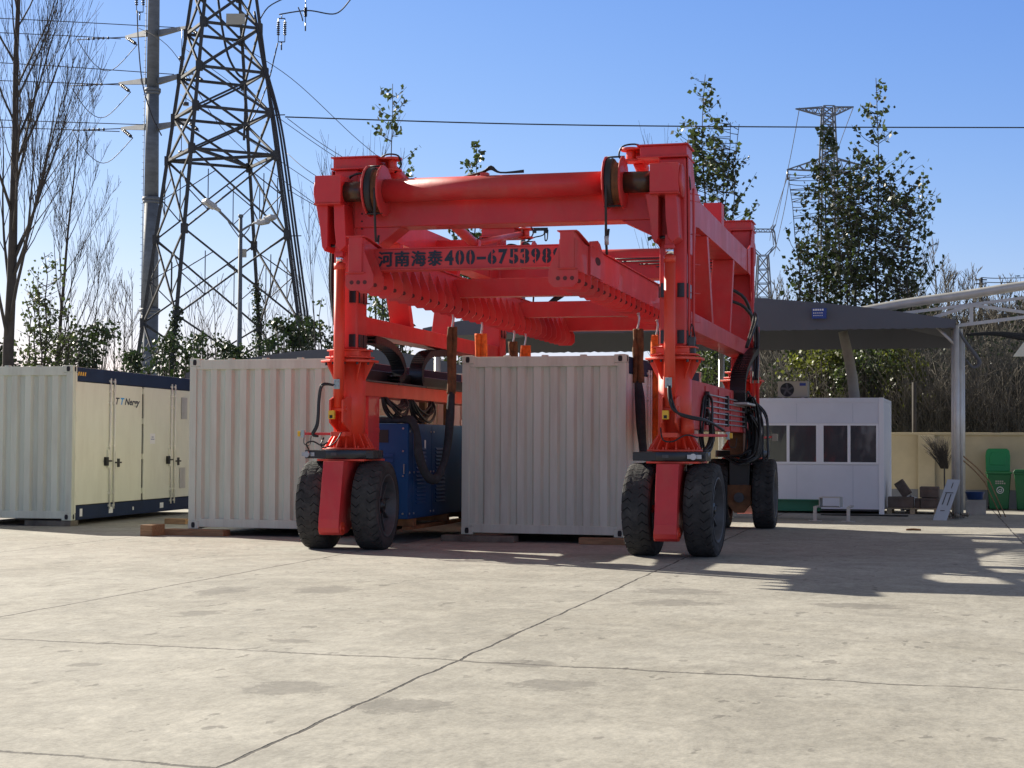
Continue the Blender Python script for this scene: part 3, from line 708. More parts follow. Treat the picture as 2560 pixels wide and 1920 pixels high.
# lower right beam with pipework
c = MB(); c.box(UR-.1, UR+.16, VF+.25, VB-.3, 1.615, 2.256); P_('lower_beam', c)
for v in (22.6, 24.0, 25.4, 26.8):
    c = MB(); c.box(UR+.161, UR+.175, v, v+.1, 1.63, 2.215); P_('beam_rib', c, bevel=0)
for i, z in enumerate((2.10, 2.02, 1.94, 1.86, 1.78, 1.71)):
    c = MB(); c.tube((UR+.21, 22.5, z), (UR+.21, 27.2, z), .011, n=8); P_('hydraulic_pipe', c, 'steel', bevel=0)
for v in (22.55, 24.7, 27.0):
    c = MB(); c.box(UR+.18, UR+.235, v-.05, v+.05, 1.92, 2.14); P_('pipe_clamp', c, 'black')
    c = MB(); c.box(UR+.18, UR+.235, v-.03, v+.03, 1.68, 1.89); P_('pipe_clamp', c, 'black')
c = MB(); c.box(UR-.1, UR+.12, VB-.9, VB-.3, 1.25, 1.61); P_('beam_foot', c, 'rust')
# lower left beam and deck
c = MB(); c.box(UL-.25, UL+.13, VF+.22, VB-.3, 2.055, 2.25); P_('lower_beam', c, 'redbounce')
for k in range(5):
    c = MB(); c.box(UL-.28, UL+.16, 21.35+k*1.3, 22.6+k*1.3, 2.249, 2.272+.004*(k % 2)); P_('deck_board', c, 'oldwood' if k % 2 == 0 else 'rim')
c = MB(); c.box(UL-.25, UL-.05, 21.5, 27.8, 2.29, 2.44); P_('cable_tray', c, 'black')
c = MB(); c.box(UL-.1, UL+.13, 21.40, 21.85, 1.205, 2.053); P_('beam_post', c, 'red')
c = MB(); c.box(UL-.08, UL+.133, 21.39, 21.86, 1.56, 1.62); P_('post_rib', c, 'red')
c = MB(); c.box(UL-.1, UL+.13, 27.5, 27.9, 1.205, 2.053); P_('beam_post', c, 'red')
# energy chains
def chain(u0, u1, pts, label='energy_chain'):
    body = MB(); n = 26; P = [Vector((0, *p)) for p in pts]
    q = []
    for i in range(len(P)-1):
        p0 = P[max(0, i-1)]; p1 = P[i]; p2 = P[i+1]; p3 = P[min(len(P)-1, i+2)]
        for k in range(6):
            t = k/6; q.append(.5*((2*p1)+(p2-p0)*t+(2*p0-5*p1+4*p2-p3)*t*t+(3*p1-p0-3*p2+p3)*t*t*t))
    q.append(P[-1])
    for i in range(len(q)-1):
        a, b = q[i], q[i+1]; d = (b-a).normalized(); nn = Vector((0, -d.z, d.y)); m = (a+b)/2; L_ = (b-a).length*.44
        for x0, x1 in ((u0, u0+.02), (u1-.02, u1)):
            vs = [(x0, *(m+d*s1*L_*1.08+nn*s2*.05).yz) for s1, s2 in ((-1, -1), (1, -1), (1, 1), (-1, 1))]+[(x1, *(m+d*s1*L_*1.08+nn*s2*.05).yz) for s1, s2 in ((-1, -1), (1, -1), (1, 1), (-1, 1))]
            body.add(vs, [(0, 1, 2, 3), (7, 6, 5, 4), (0, 4, 5, 1), (1, 5, 6, 2), (2, 6, 7, 3), (3, 7, 4, 0)])
        for s2 in (-.95, .95):
            vs = [(x, *(m+d*s1*.022+nn*(s2*.05+s3*.006)).yz) for x in (u0, u1) for s1, s3 in ((-1, -1), (1, -1), (1, 1), (-1, 1))]
            body.add(vs, [(0, 1, 2, 3), (7, 6, 5, 4), (0, 4, 5, 1), (1, 5, 6, 2), (2, 6, 7, 3), (3, 7, 4, 0)])
    cc = P_(label, body, 'black', bevel=0)
    cb = MB()
    for k in range(5): x = u0+.035+(u1-u0-.07)*k/4; cb.path([(x, *p.yz) for p in q], .014, 5, smooth=0)
    P_('cable_bundle', cb, 'hose', cc, 0)
chain(UL-.07, UL+.13, [(21.7, 2.84), (22.2, 2.82), (22.7, 2.72), (23.0, 2.52), (22.95, 2.38), (22.75, 2.33)])
chain(UL-.07, UL+.13, [(25.2, 2.84), (24.7, 2.82), (24.2, 2.75), (23.9, 2.58), (23.85, 2.40), (23.9, 2.33)])
chain(UR+.10, UR+.34, [(28.0, 3.0), (27.4, 2.9), (26.7, 2.72), (26.1, 2.50), (25.95, 2.3), (25.97, 2.10)])
c = MB(); c.box(UR+.0, UR+.38, 25.85, 27.1, 2.04, 2.075); P_('chain_shelf', c, 'galv')
# hose bundles
def hoses(n, pts, r=.014, jit=.03, name='hose', m='hose'):
    for k in range(n):
        j = [R.uniform(-jit, jit) for _ in range(3)]
        c = MB(); w = [math.sin(math.pi*i/(len(pts)-1)) for i in range(len(pts))]
        c.path([(p[0]+j[0]*1.2*(.5+w[i]), p[1]+j[1]*(.6+w[i]), p[2]+j[2]*2.2*w[i]) for i, p in enumerate(pts)], r, 6); P_(name, c, m, bevel=0)
x = UR+.21
hoses(6, [(x, 22.5, 2.08), (x+.03, 22.3, 1.95), (x+.03, 22.15, 1.65), (x+.02, 22.3, 1.4), (x-.02, 22.1, 1.32)], jit=.05)
hoses(5, [(x, 22.5, 1.9), (x+.04, 22.7, 1.7), (x+.04, 22.75, 1.5), (x, 22.4, 1.35), (x-.1, 21.9, 1.3)], jit=.05)
hoses(10, [(x, 27.2, 2.05), (x+.05, 26.95, 2.2), (x+.08, 27.2, 2.0), (x+.1, 27.3, 1.6), (x+.05, 27.3, 1.25), (x-.1, 27.5, 1.2)], jit=.07, r=.017)
hoses(8, [(x, 27.2, 1.85), (x+.06, 27.0, 1.9), (x+.12, 27.35, 1.7), (x+.1, 27.4, 1.35), (x-.05, 27.2, 1.18), (x-.35, 27.4, 1.22)], jit=.08, r=.017)
hoses(6, [(x+.1, 27.6, 2.1), (x+.2, 27.7, 1.9), (x+.2, 27.7, 1.5), (x+.2, 27.6, 1.2), (x-.1, 27.6, 1.15)], jit=.06, r=.015)
hoses(5, [(x+.12, 26.2, 2.95), (x+.16, 27.0, 3.4), (x+.1, 27.6, 3.6)], r=.02, jit=.02)
for dz in (0, .05): hoses(1, [(UR-.1, 27.4, 4.0-dz*4), (UR+.15, 27.6, 3.85-dz*3), (UR+.26+dz, 28.0, 3.4), (UR+.27+dz, 28.0, 2.9), (UR+.26+dz, 27.9, 2.5)], r=.028, jit=.01)
for d in (.21, .30):
    c = MB(); c.tube((UR+d, 28.1, 1.9), (UR+d, 28.1, 4.75 if d < .25 else 3.4), .03, n=12); P_('riser_pipe', c, 'red', bevel=0)
    c = MB(); c.tube((UR+d, 28.03, 2.45), (UR+d, 28.03, 2.95), .034, n=12); P_('riser_fitting', c, 'steel', bevel=0)
# conduits on the right front leg
for d, v in ((.19, 20.92), (.24, 20.98)):
    c = MB(); c.path([(UR+d, v, 2.8), (UR+d, v, 3.6), (UR+d, v, 4.3), (UR+d, v-.02, 4.68)], .016, 8); P_('conduit', c, 'red', bevel=0)
for z in (4.62, 4.53, 4.1, 3.72, 3.35, 2.98):
    c = MB(); c.tube((UR+.17, 20.95, z), (UR+.30, 21.15, z), .006, n=6); P_('conduit_bracket', c, 'red', bevel=0)
hoses(1, [(UR+.2, 20.95, 4.66), (UR+.19, 20.9, 4.82), (UR+.12, 20.8, 4.95)], r=.014, jit=0)
hoses(1, [(UR+.2, 20.95, 2.8), (UR+.17, 20.9, 2.5), (UR+.22, 20.95, 2.95), (UR+.28, 20.95, 2.65)], r=.009, jit=0)
c = MB(); c.box(UR+.18, UR+.27, 20.88, 21.0, 2.55, 2.78); P_('junction_box', c, 'rim')
hoses(2, [(UR+.0, 20.5, 2.14), (UR+.03, 20.42, 1.95), (UR+.1, 20.4, 1.80), (UR+.25, 20.5, 1.74), (UR+.45, 20.75, 1.70), (UR+.55, 21.5, 1.6)], r=.016, jit=.02)
hoses(1, [(UR-.09, 20.42, 1.62), (UR-.04, 20.3, 1.47), (UR+.08, 20.32, 1.45), (UR+.22, 20.45, 1.53), (UR+.35, 20.6, 1.5)], r=.010, jit=0)
c = MB(); c.tube((UR+.2, 20.75, 1.55), (UR+.2, 20.75, 1.75), .085, n=20); P_('filter_housing', c, 'redbounce', bevel=0)
# left leg hoses
hoses(2, [(UL-.03, 20.5, 2.17), (UL-.16, 20.42, 2.18), (UL-.2, 20.42, 2.0), (UL-.2, 20.4, 1.8), (UL-.22, 20.4, 1.65), (UL-.29, 20.42, 1.53), (UL-.22, 20.42, 1.50)], r=.017, jit=.02)
hoses(1, [(UL-.36, 20.45, 1.32), (UL-.38, 20.4, 1.40), (UL-.28, 20.38, 1.43), (UL-.16, 20.38, 1.38), (UL-.08, 20.4, 1.42)], r=.010, jit=0)
hoses(1, [(UL-.12, 20.36, 1.48), (UL-.14, 20.3, 1.38), (UL-.08, 20.32, 1.35), (UL+.04, 20.36, 1.42), (UL+.07, 20.5, 1.55)], r=.009, jit=0)
hoses(4, [(UL-.2, 20.9, 4.5), (UL-.23, 20.9, 4.0), (UL-.24, 20.9, 3.5), (UL-.2, 20.95, 3.0)], r=.02, jit=.02)
hoses(14, [(UL+.15, 22.0, 2.05), (UL+.2, 22.1, 1.92), (UL+.2, 22.45, 1.83), (UL+.18, 22.8, 1.92), (UL+.15, 22.9, 2.05)], r=.014, jit=.05)
hoses(12, [(UL+.15, 23.2, 2.05), (UL+.2, 23.3, 1.88), (UL+.2, 23.7, 1.80), (UL+.18, 24.1, 1.92), (UL+.15, 24.2, 2.05)], r=.014, jit=.05)
# warning lamps and feeler arms
def lamp(u, v, z, s=1):
    c = MB(); c.box(u-.04*s, u+.04*s, v-.03, v+.03, z-.055, z+.055); b = P_('warning_lamp', c, 'yellow', bevel=.006)
    c = MB(); c.box(u-.02, u+.02, v-.035, v-.03, z-.045, z-.005); P_('lamp_lens', c, 'dark', b, 0)
lamp(UL-.02, 20.38, 1.78); lamp(UR-.02, 20.38, 1.78)
for u0, u1, v0, v1 in ((UL-.44, UL-.12, 20.42, 20.6), (UR+.28, UR+.62, 20.62, 21.4)):
    c = MB(); c.beam((u0, v0, 1.53), (u1, v1, 1.53), .035, .035); P_('feeler_arm', c, 'red')
    e = (u0, v0) if u0 < -6 else (u1, v1)
    c = MB(); c.box(e[0]-.02, e[0]+.03, e[1]-.03, e[1]+.03, 1.48, 1.58); P_('feeler_head', c, 'sensor')
    d = -.045 if u0 < -6 else .045
    c = MB(); c.box(e[0]+d-.02, e[0]+d+.02, e[1]-.025, e[1]+.025, 1.495, 1.565); P_('warning_lamp', c, 'yellow')
    hoses(1, [(e[0]+.02, e[1], 1.48), (e[0]+.03, e[1]-.02, 1.40), (e[0]+.1, e[1]-.01, 1.38), (e[0]+.12, e[1], 1.50)], r=.006, jit=0)
# box on the right top chord and rear lamp arm
c = MB(); c.box(UR-.19, UR+.085, 25.0, 25.3, 4.662, 5.08); P_('control_box', c, 'red')
c = MB(); c.tube((UR+.25, 28.0, 1.52), (UR+.55, 28.2, 1.55), .018, n=8); P_('feeler_arm', c, 'red', bevel=0)
c = MB(); c.box(UR+.53, UR+.62, 28.17, 28.23, 1.48, 1.6); P_('feeler_head', c, 'ac')
# generator cabinet
gc = MB(); gc.box(-8.98, -8.04, 22.25, 25.6, .345, 1.69); G = P_('generator_cabinet', gc, 'blue', bevel=.012)
GX, GV = -.05, .45
class MG(MB):
    def build(s, *a, **k):
        s.v = [(p[0]+GX, p[1]+GV, p[2]) for p in s.v]; return MB.build(s, *a, **k)
for i in range(9):
    c = MG(); c.prism([(21.79-.0, .62+i*.075), (21.775, .62+i*.075), (21.79, .665+i*.075)], 'vz', -8.75, -8.2); P_('louvre', c, 'blue', G, 0)
c = MG(); c.box(-8.72, -8.28, 21.792, 21.799, 1.42, 1.6)
P_('grille', c, 'dark', G, 0)
c = MG(); c.box(-7.989, -7.983, 21.82, 21.98, .37, 1.67); P_('door_panel', c, 'blue', G)
c = MG(); c.box(-7.989, -7.983, 22.0, 22.9, .37, 1.67); P_('door_panel', c, 'blue', G)
c = MG(); c.box(-7.989, -7.983, 22.92, 23.9, .37, 1.67); P_('door_panel', c, 'blue', G)
for v in (22.15, 23.1):
    for i in range(15):
        c = MG(); z = .55+i*.055; c.prism([(-7.983, z), (-7.96, z), (-7.983, z+.03)], 'uz', v, v+.45); P_('louvre', c, 'blue', G, 0)
for v in (21.85, 22.05, 22.85, 23.0):
    for z in (.42, 1.0, 1.58):
        c = MG(); c.tube((-7.983, v, z), (-7.972, v, z), .014, n=8); P_('bolt', c, 'steel', G, 0)
for z in (.42, .95, 1.3, 1.62):
    c = MG(); c.tube((-8.06, 21.799, z), (-8.06, 21.79, z), .014, n=8); P_('bolt', c, 'steel', G, 0)
c = MG(); c.box(-7.983, -7.976, 22.55, 22.6, 1.32, 1.46); P_('badge', c, 'white', G, 0)
c = MG(); c.box(-8.05, -8.035, 21.78, 21.799, .98, 1.12); P_('handle', c, 'steel', G, 0)
for v in (21.95, 23.6, 25.1):
    c = MG(); c.box(-8.9, -7.95, v, v+.14, .24, .344); P_('cabinet_bearer', c, 'rust')
c = MG(); c.box(-8.93, -8.8, 21.9, 25.3, .19, .239); c.box(-8.1, -7.97, 21.9, 25.3, .19, .239); P_('cabinet_skid', c, 'rust')
for v in (23.9, 25.2):
    c = MG(); c.box(-8.5, -8.4, v, v+.1, 1.69, 2.045); P_('hanger', c, 'rust')

for i in range(6):
    c = MB(); z = 4.62-.05*i; c.tube((-6.4+.3*i, VB-.262, z), (UR-.2, VB-.262, z), .011, n=6); P_('hydraulic_pipe', c, 'rim' if i % 2 else 'black', bevel=0)
hoses(7, [(-6.1, VB-.3, 4.55), (-6.5, VB-.35, 4.45), (-6.9, VB-.35, 4.25), (-7.2, VB-.3, 4.0), (-7.5, VB-.3, 3.8)], jit=.06, r=.016)
hoses(5, [(-5.2, VB-.1, 4.68), (-4.95, VB-.1, 4.80), (-4.7, VB-.1, 4.72), (-4.4, VB-.1, 4.69)], jit=.04, r=.014)
# ------------------------------------------------------------------ lifting frame
SP = thing('load_spreader', 'red lifting spreader with black stencilled phone number hung inside the crane', 'spreader', (-6.37, 25.0, 3.45)); mach(SP)
SL0, SL1, SR0, SR1, SV0, SV1 = -7.80, -7.60, -5.15, -4.95, 19.06, 31.0
for a0, a1, sd in ((SL0, SL1, 1), (SR0, SR1, -1)):
    b = MB(); b.box(a0, a1, SV0+.02, SV1, 3.475, 3.84); bm_ = b.build('side_beam', 'red', SP, .006)
    b = MB(); b.prism([(SV0, 3.50), (SV0, 3.93), (SV0+.12, 3.93), (SV0+.85, 3.82), (SV0+.85, 3.50)], 'vz', a0+.015, a1-.015)
    b.box(a0-.02, a1+.02, SV0-.005, SV0+.14, 3.93, 3.945); b.box(a0-.02, a1+.02, SV0-.005, SV0+.1, 3.487, 3.501)
    b.prism([(SV0+.14, 3.93), (SV0+.14, 3.945), (SV0+.9, 3.856), (SV0+.9, 3.842)], 'vz', a0-.02, a1+.02)
    b.build('end_bracket', 'red', SP, .004)
    b = MB(); b.box(a0-.03, a1+.03, SV0+.9, SV1, 3.841, 3.855); b.build('beam_flange', 'red', SP)
    k = 0; v = SV0+.02
    while v < SV1-.1:
        l = MB(); e0, e1 = (a0-.03, a1+.13) if sd > 0 else (a0-.13, a1+.03)
        l.prism([(e0, 3.473), (e0, 3.335), (e0+.06, 3.275), (e1-.06, 3.275), (e1, 3.335), (e1, 3.473)], 'uz', v, v+.016)
        lo = l.build('lug_plate', 'red', SP)
        g = MB()
        x1 = a1 if sd > 0 else a0; s_ = sd
        g.prism([(x1, 3.78), (x1, 3.473), (x1+s_*.125, 3.473)], 'uz', v, v+.014)
        g.build('gusset', 'red', SP)
        h = MB()
        for i in range(3):
            x = a0+.03+i*.085+(.02 if sd > 0 else -.04)
            h.tube((x, v-.0025, 3.375), (x, v+.0185, 3.375), .026, n=14)
        h.build('lug_hole', 'holered', lo)
        v += .385; k += 1
for i, (v, z0, z1) in enumerate(((19.5, 3.57, 3.82), (23.0, 3.53, 3.79), (26.9, 3.53, 3.79), (30.3, 3.53, 3.79))):
    b = MB(); b.box(SL1, SR0, v, v+.2, z0, z1); cb = b.build('cross_bar', 'red', SP, .006)
    if i == 0:
        b = MB(); b.box(SL1, SR0, v-.02, v+.22, z1, z1+.012); b.box(SL1, SR0, v-.02, v+.22, z0-.012, z0); b.build('bar_flange', 'red', SP)
        x = SL1+.045
        for t, want, hh, off in (('河南海泰', .86, .185, 0), ('400-6753989', 1.51, .185, .008)):
            n = len(t); cell = want/n
            for k, ch in enumerate(t):
                vs, fs = text_mesh(ch, .2, off, 0, .001)
                if not vs: continue
                xmin = min(p[0] for p in vs); xmax = max(p[0] for p in vs); ymin = min(p[1] for p in vs); ymax = max(p[1] for p in vs)
                if ch == '-': sx = cell*.85/(xmax-xmin); sc = 1.0; zo = z0+.115; ymin = (ymin+ymax)/2
                else: sx = cell*.84/(xmax-xmin); sc = hh/(ymax-ymin); zo = z0+.035
                q = MB()
                for d in ((0, 0), (.006, .0012), (.012, .0024), (.006, .0036), (.017, .0048)) if n == 4 else ((0, 0),):
                    q.add([(x+k*cell+(p[0]-xmin)*sx+d[0], v-.003-p[2]-d[1], zo+(p[1]-ymin)*sc+{.0036: .006, .0012: -.004}.get(d[1], 0)) for p in vs], fs)
                q.build('stencil_character', 'letter', SP, norm=False)
                if n > 4 and ch not in '-47':
                    q = MB(); cx = x+k*cell+cell*.41; q.box(cx-.006, cx+.006, v-.0075, v-.0045, z0+.03, z0+.21); q.build('stencil_bridge', 'red', SP)
            x += want+.005
# rope brackets
for x, v in ((SR1+.004, 20.4), (SL0-.024, 20.4), (SR1+.004, 29.2), (SL0-.024, 29.2)):
    b = MB(); b.prism([(v-.55, 3.49), (v+.2, 3.49), (v+.42, 3.62), (v+.35, 3.76), (v+.05, 3.93), (v-.1, 3.96), (v-.55, 3.90)], 'vz', x, x+.02); bb = b.build('rope_bracket', 'red', SP)
    b = MB(); b.prism([(v-.1+.16*math.cos(q*math.pi/12), 3.70+.05*math.sin(q*math.pi/12)) for q in range(24)], 'vz', x-.003, x+.023); b.build('pin_hole', 'dark', bb)
def rope(label, u, v, zb):
    T = mach(thing('hoist_rope', label, 'rope', (u, v, zb), group='hoist ropes holding the lifting frame'))
    b = MB(); b.path([(u+.02, v-.17, 4.72), (u+.02, v-.16, 4.45), (u+.01, v-.1, 4.2), (u, v-.04, 4.02), (u, v+.02, 3.80)], .017, 8); b.path([(u+.03, v-.02, 4.12), (u+.01, v, 4.0)], .016, 8, 0); b.build('wire', 'wire', T)
    b = MB(); b.tube((u+.005, v-.015, 3.92), (u+.005, v-.04, 4.03), .028, n=12); b.build('ferrule', 'galv', T)
rope('black wire rope holding the right front of the lifting frame', SR1+.11, 20.42, 3.8)
rope('black wire rope holding the left front of the lifting frame', SL0-.09, 20.42, 3.8)
def rope_b(label, u):
    T = mach(thing('hoist_rope', label, 'rope', (u, 29.0, 3.8), group='hoist ropes holding the lifting frame'))
    b = MB(); b.path([(u, 29.2, 4.70), (u, 29.1, 4.2), (u, 29.0, 3.84)], .017, 8); b.build('wire', 'wire', T)
rope_b('rear wire rope on the right of the lifting frame', SR1+.11); rope_b('rear wire rope on the left of the lifting frame', SL0-.09)
# slings
def sling(label, top, segs, m1, group='lifting slings hanging from the red frame'):
    T = mach(thing('lifting_sling', label, 'sling', top, group=group or None))
    u, v, z = top
    b = MB(); b.path([(u, v, z+.09), (u+.012, v, z+.03), (u, v, z-.07), (u-.012, v, z-.12)], .016, 7); b.path([(u-.02, v, z+.1), (u+.02, v, z+.1)], .02, 7, 0); b.build('shackle', 'steel', T)
    for nm, mm, pts, r, off in segs:
        b = MB(); n = len(pts)
        for s_ in ((-off, off) if off else (0,)):
            b.path([(p[0]+s_+R.uniform(-.008, .008), p[1]+R.uniform(-.01, .01), p[2]) for p in pts], r, 8, 5, radii=[r*R.uniform(.8, 1.2) for _ in pts])
        b.build(nm, mm, T)
sling('long brown and dark sleeved sling looping down beside the blue cabinet', (-7.62, 23.0, 3.20),
      [('upper_sleeve', 'slingbrown', [(-7.62, 23.0, 3.10), (-7.62, 23.0, 2.9), (-7.62, 22.99, 2.6), (-7.62, 22.98, 2.3), (-7.62, 22.98, 2.13)], .042, .03),
       ('lower_sleeve', 'slingblack', [(-7.62, 22.98, 2.15), (-7.63, 22.95, 1.8), (-7.66, 22.9, 1.4), (-7.70, 22.8, 1.08), (-7.75, 22.62, .90), (-7.83, 22.42, .98), (-7.9, 22.34, 1.25), (-7.94, 22.32, 1.55), (-8.02, 22.34, 1.73), (-8.2, 22.4, 1.745), (-8.6, 22.45, 1.74)], .062, 0)], '')
def leg_pts(u, v, z0, z1, du=0, n=6): return [(u+du*k/(n-1), v, z0+(z1-z0)*k/(n-1)) for k in range(n)]
sling('brown sling turning black below on the right side of the middle container', (-5.0, 23.6, 3.2),
      [('upper_sleeve', 'slingbrown', leg_pts(-5.0, 23.6, 3.08, 2.3), .045, .035), ('lower_sleeve', 'slingblack', leg_pts(-5.0, 23.6, 2.32, 1.2, .09), .065, 0)], '')
sling('orange sling hanging behind the right front crane leg', (-4.96, 25.0, 3.2), [('sleeve', 'slingorange', leg_pts(-4.96, 25.0, 3.08, .9, .02, 9), .07, .03)], '')
sling('orange sling over the middle container nearest its left front corner', (-7.6, 24.5, 3.2), [('sleeve', 'slingorange', leg_pts(-7.6, 24.5, 3.1, 1.0, 0, 9), .055, .04)], '')
sling('brown sling between the two orange slings over the middle container', (-7.6, 26.5, 3.2), [('sleeve', 'slingbrown', leg_pts(-7.6, 26.5, 3.1, 1.2), .05, .03)], '')
sling('orange sling farthest back over the middle container', (-7.6, 27.3, 3.2), [('sleeve', 'slingorange', leg_pts(-7.6, 27.3, 3.08, 1.0), .06, .03)], '')
b = MB(); b.path([(0, 0, 0), (.02, 0, .3), (0, .02, .6), (.03, .0, .9), (.02, 0, 1.12)], .16, 12, 4, radii=[.13, .13, .12, .12, .06])
solo(b, 'wrapped_bundle', 'plastic', 'pale plastic wrapped bundle standing behind the right front crane leg', 'bundle', (-4.16, 24.3, 0), local=True)
# ------------------------------------------------------------------ site hut
HT = thing('site_hut', 'white panel site hut with two sliding windows at the back of the yard', 'hut', (-3.7, 36.2, 0))
U0, U1, VH = -5.35, -2.42, 35.0
def pt(name, m, T, *boxes, bevel=.0):
    b = MB()
    for q in boxes: b.box(*q)
    return b.build(name, m, T, bevel)
pt('wall', 'hutwhite', HT, (U0+.06, U1-.1, VH+.02, VH+.06, .10, 1.02)); pt('wall', 'hutwhite', HT, (U0+.06, U1-.1, VH+.02, VH+.06, 1.872, 2.30))
pt('wall', 'hutwhite', HT, (U1-.06, U1-.02, VH+.1, VH+2.3, .08, 2.33)); pt('wall', 'hutwhite', HT, (U0+.02, U0+.06, VH+.1, VH+2.3, .08, 2.33))
pt('wall', 'hutwhite', HT, (U0+.06, U1-.1, VH+2.3, VH+2.34, .08, 2.33))
pt('corner_post', 'frame', HT, (U1-.1, U1, VH, VH+.1, 0, 2.40), bevel=.004); pt('corner_post', 'frame', HT, (U1-.1, U1, VH+2.25, VH+2.35, 0, 2.38))
pt('roof', 'hutwhite', HT, (U0, U1-.101, VH-.01, VH+.08, 2.30, 2.395)); pt('roof', 'hutwhite', HT, (U0, U1-.01, VH+.10, VH+2.36, 2.335, 2.39))
pt('floor', 'rim', HT, (U0, U1-.1, VH+.06, VH+2.3, .06, .1))
pt('interior_wall', 'ac', HT, (U0+.1, U1-.12, VH+1.6, VH+1.64, .1, 2.3))
for a, mid, b_ in ((-4.93, -4.375, -3.75), (-3.69, -3.125, -2.53)):
    w = MB(); zc0, zc1 = 1.022, 1.868; t = .045
    w.box(a, b_, VH-.005, VH+.06, zc0, zc0+t); w.box(a, b_, VH-.005, VH+.06, zc1-t, zc1)
    w.box(a, a+t, VH-.005, VH+.06, zc0+t, zc1-t); w.box(b_-t, b_, VH-.005, VH+.06, zc0+t, zc1-t)
    w.box(mid-.03, mid+.03, VH-.002, VH+.055, zc0+t, zc1-t)
    wo = w.build('window', 'frame', HT)
    for p, q in ((a+t, mid-.03), (mid+.03, b_-t)): pt('pane', 'glass', wo, (p, q, VH+.02, VH+.026, zc0+t, zc1-t))
pt('window_pier', 'frame', HT, (-3.749, -3.691, VH+.0, VH+.05, 1.022, 1.868)); pt('window_pier', 'frame', HT, (-2.529, U1-.101, VH, VH+.05, 1.022, 1.868)); pt('window_pier', 'frame', HT, (U0+.06, -4.931, VH, VH+.05, 1.022, 1.868))
for u in (-4.2, -3.05):
    pt('panel_joint', 'board', HT, (u, u+.006, VH+.016, VH+.02, .12, 1.0)); pt('panel_joint', 'board', HT, (u, u+.006, VH+.016, VH+.02, 1.89, 2.28))
AC = thing('air_conditioner', 'beige outdoor air conditioning unit with round fan on the hut roof', 'air conditioner', (-4.3, 35.5, 2.4))
pt('case', 'ac', AC, (-4.63, -4.0, 35.3, 35.6, 2.42, 2.76), bevel=.012)
b = MB(); b.tube((-4.43, 35.299, 2.58), (-4.43, 35.292, 2.58), .145, n=32); fan = b.build('fan_opening', 'dark', AC)
b = MB()
for k in range(5):
    a = k*2*math.pi/5; b.beam((-4.43+.03*math.cos(a), 35.288, 2.58+.03*math.sin(a)), (-4.43+.13*math.cos(a+.4), 35.288, 2.58+.13*math.sin(a+.4)), .04, .004, up=(0, 1, 0))
b.tube((-4.43, 35.291, 2.58), (-4.43, 35.284, 2.58), .03, n=14); b.build('fan_blade', 'rim', fan)
pt('label_plate', 'signblue', AC, (-4.17, -4.04, 35.296, 35.299, 2.66, 2.72)); pt('foot', 'steel', AC, (-4.55, -4.5, 35.3, 35.6, 2.396, 2.419)); pt('foot', 'steel', AC, (-4.13, -4.08, 35.3, 35.6, 2.396, 2.419))
# ------------------------------------------------------------------ yard wall
WL = thing('yard_wall', 'beige plastered yard wall with a grey base behind the hut and bins', 'wall', (0, 39.4, 0))
pt('wall_panel', 'wallp', WL, (-30, 14, 39.4, 39.62, .42, 1.66)); pt('wall_base', 'wallg', WL, (-30, 14, 39.37, 39.65, 0, .418)); pt('coping', 'wallp', WL, (-30, 14, 39.33, 39.69, 1.66, 1.72), bevel=.01)
for u in (-1.95, 1.7, 5.3, -5.6, -9.2, -12.8, -16.4, -20): pt('pilaster', 'wallp', WL, (u, u+.37, 39.27, 39.36, 0, 1.66), bevel=.008)
# ------------------------------------------------------------------ fabric canopies
def canopy(label, ua, ub, vf, vb, zfun, drop, org, posts, scal=.16, side_top=.0):
    T = thing('fabric_canopy', label, 'canopy', org, group='grey fabric canopies behind the yard')
    n = 120
    for nm, v, slope in (('front_valance', vf, .10), ('rear_valance', vb, -.10)):
        b = MB(); rows = []
        for i in range(n+1):
            u = ua+(ub-ua)*i/n; z = zfun((u-ua)/(ub-ua)); fold = .02*math.sin(i*.9)+.012*math.sin(i*2.3)
            ph = ((u-ua)/scal) % 1; sc = .035*math.sqrt(max(0, 1-(2*ph-1)**2))
            zb = (drop if nm[0] == 'f' else drop-.11)+.0*i
            rows.append([(u, v+slope*1.0, z), (u, v+slope*.5+fold*.3, (z+zb)/2), (u, v+fold*.5, zb-sc)])
        vs = [p for r_ in rows for p in r_]+[(p[0], p[1]+.006, p[2]) for r_ in rows for p in r_]
        N = len(rows)*3; fs = []
        for i in range(n):
            for j in (0, 1):
                a = i*3+j; fs += [(a, a+3, a+4, a+1), (N+a, N+a+1, N+a+4, N+a+3)]
        b.add(vs, fs, True); b.build(nm, 'tarp', T, norm=False)
    b = MB(); m = 12; vs = []
    for i in range(n//2+1):
        t = 2*i/n; u = ua+(ub-ua)*t; z = zfun(t)
        for j in range(m+1):
            w = j/m; vs.append((u, vf+.1+(vb-vf-.2)*w, z-.01-.22*math.sin(math.pi*w)*(.6+.4*math.sin(t*14))))
    k = len(vs); vs += [(p[0], p[1], p[2]-.008) for p in vs]
    fs = []
    for i in range(n//2):
        for j in range(m):
            a = i*(m+1)+j; fs += [(a, a+m+1, a+m+2, a+1), (k+a, k+a+1, k+a+m+2, k+a+m+1)]
    b.add(vs, fs, True); b.build('roof_sheet', 'tarp', T, norm=False)
    for (u, v, z, r_) in posts:
        b = MB(); b.tube((u, v, 0), (u, v, z), r_, n=20); b.build('post', 'galv', T)
    return T
def arch1(t): return 3.86+.56*(1-abs((t-.50)/.50)**1.8)
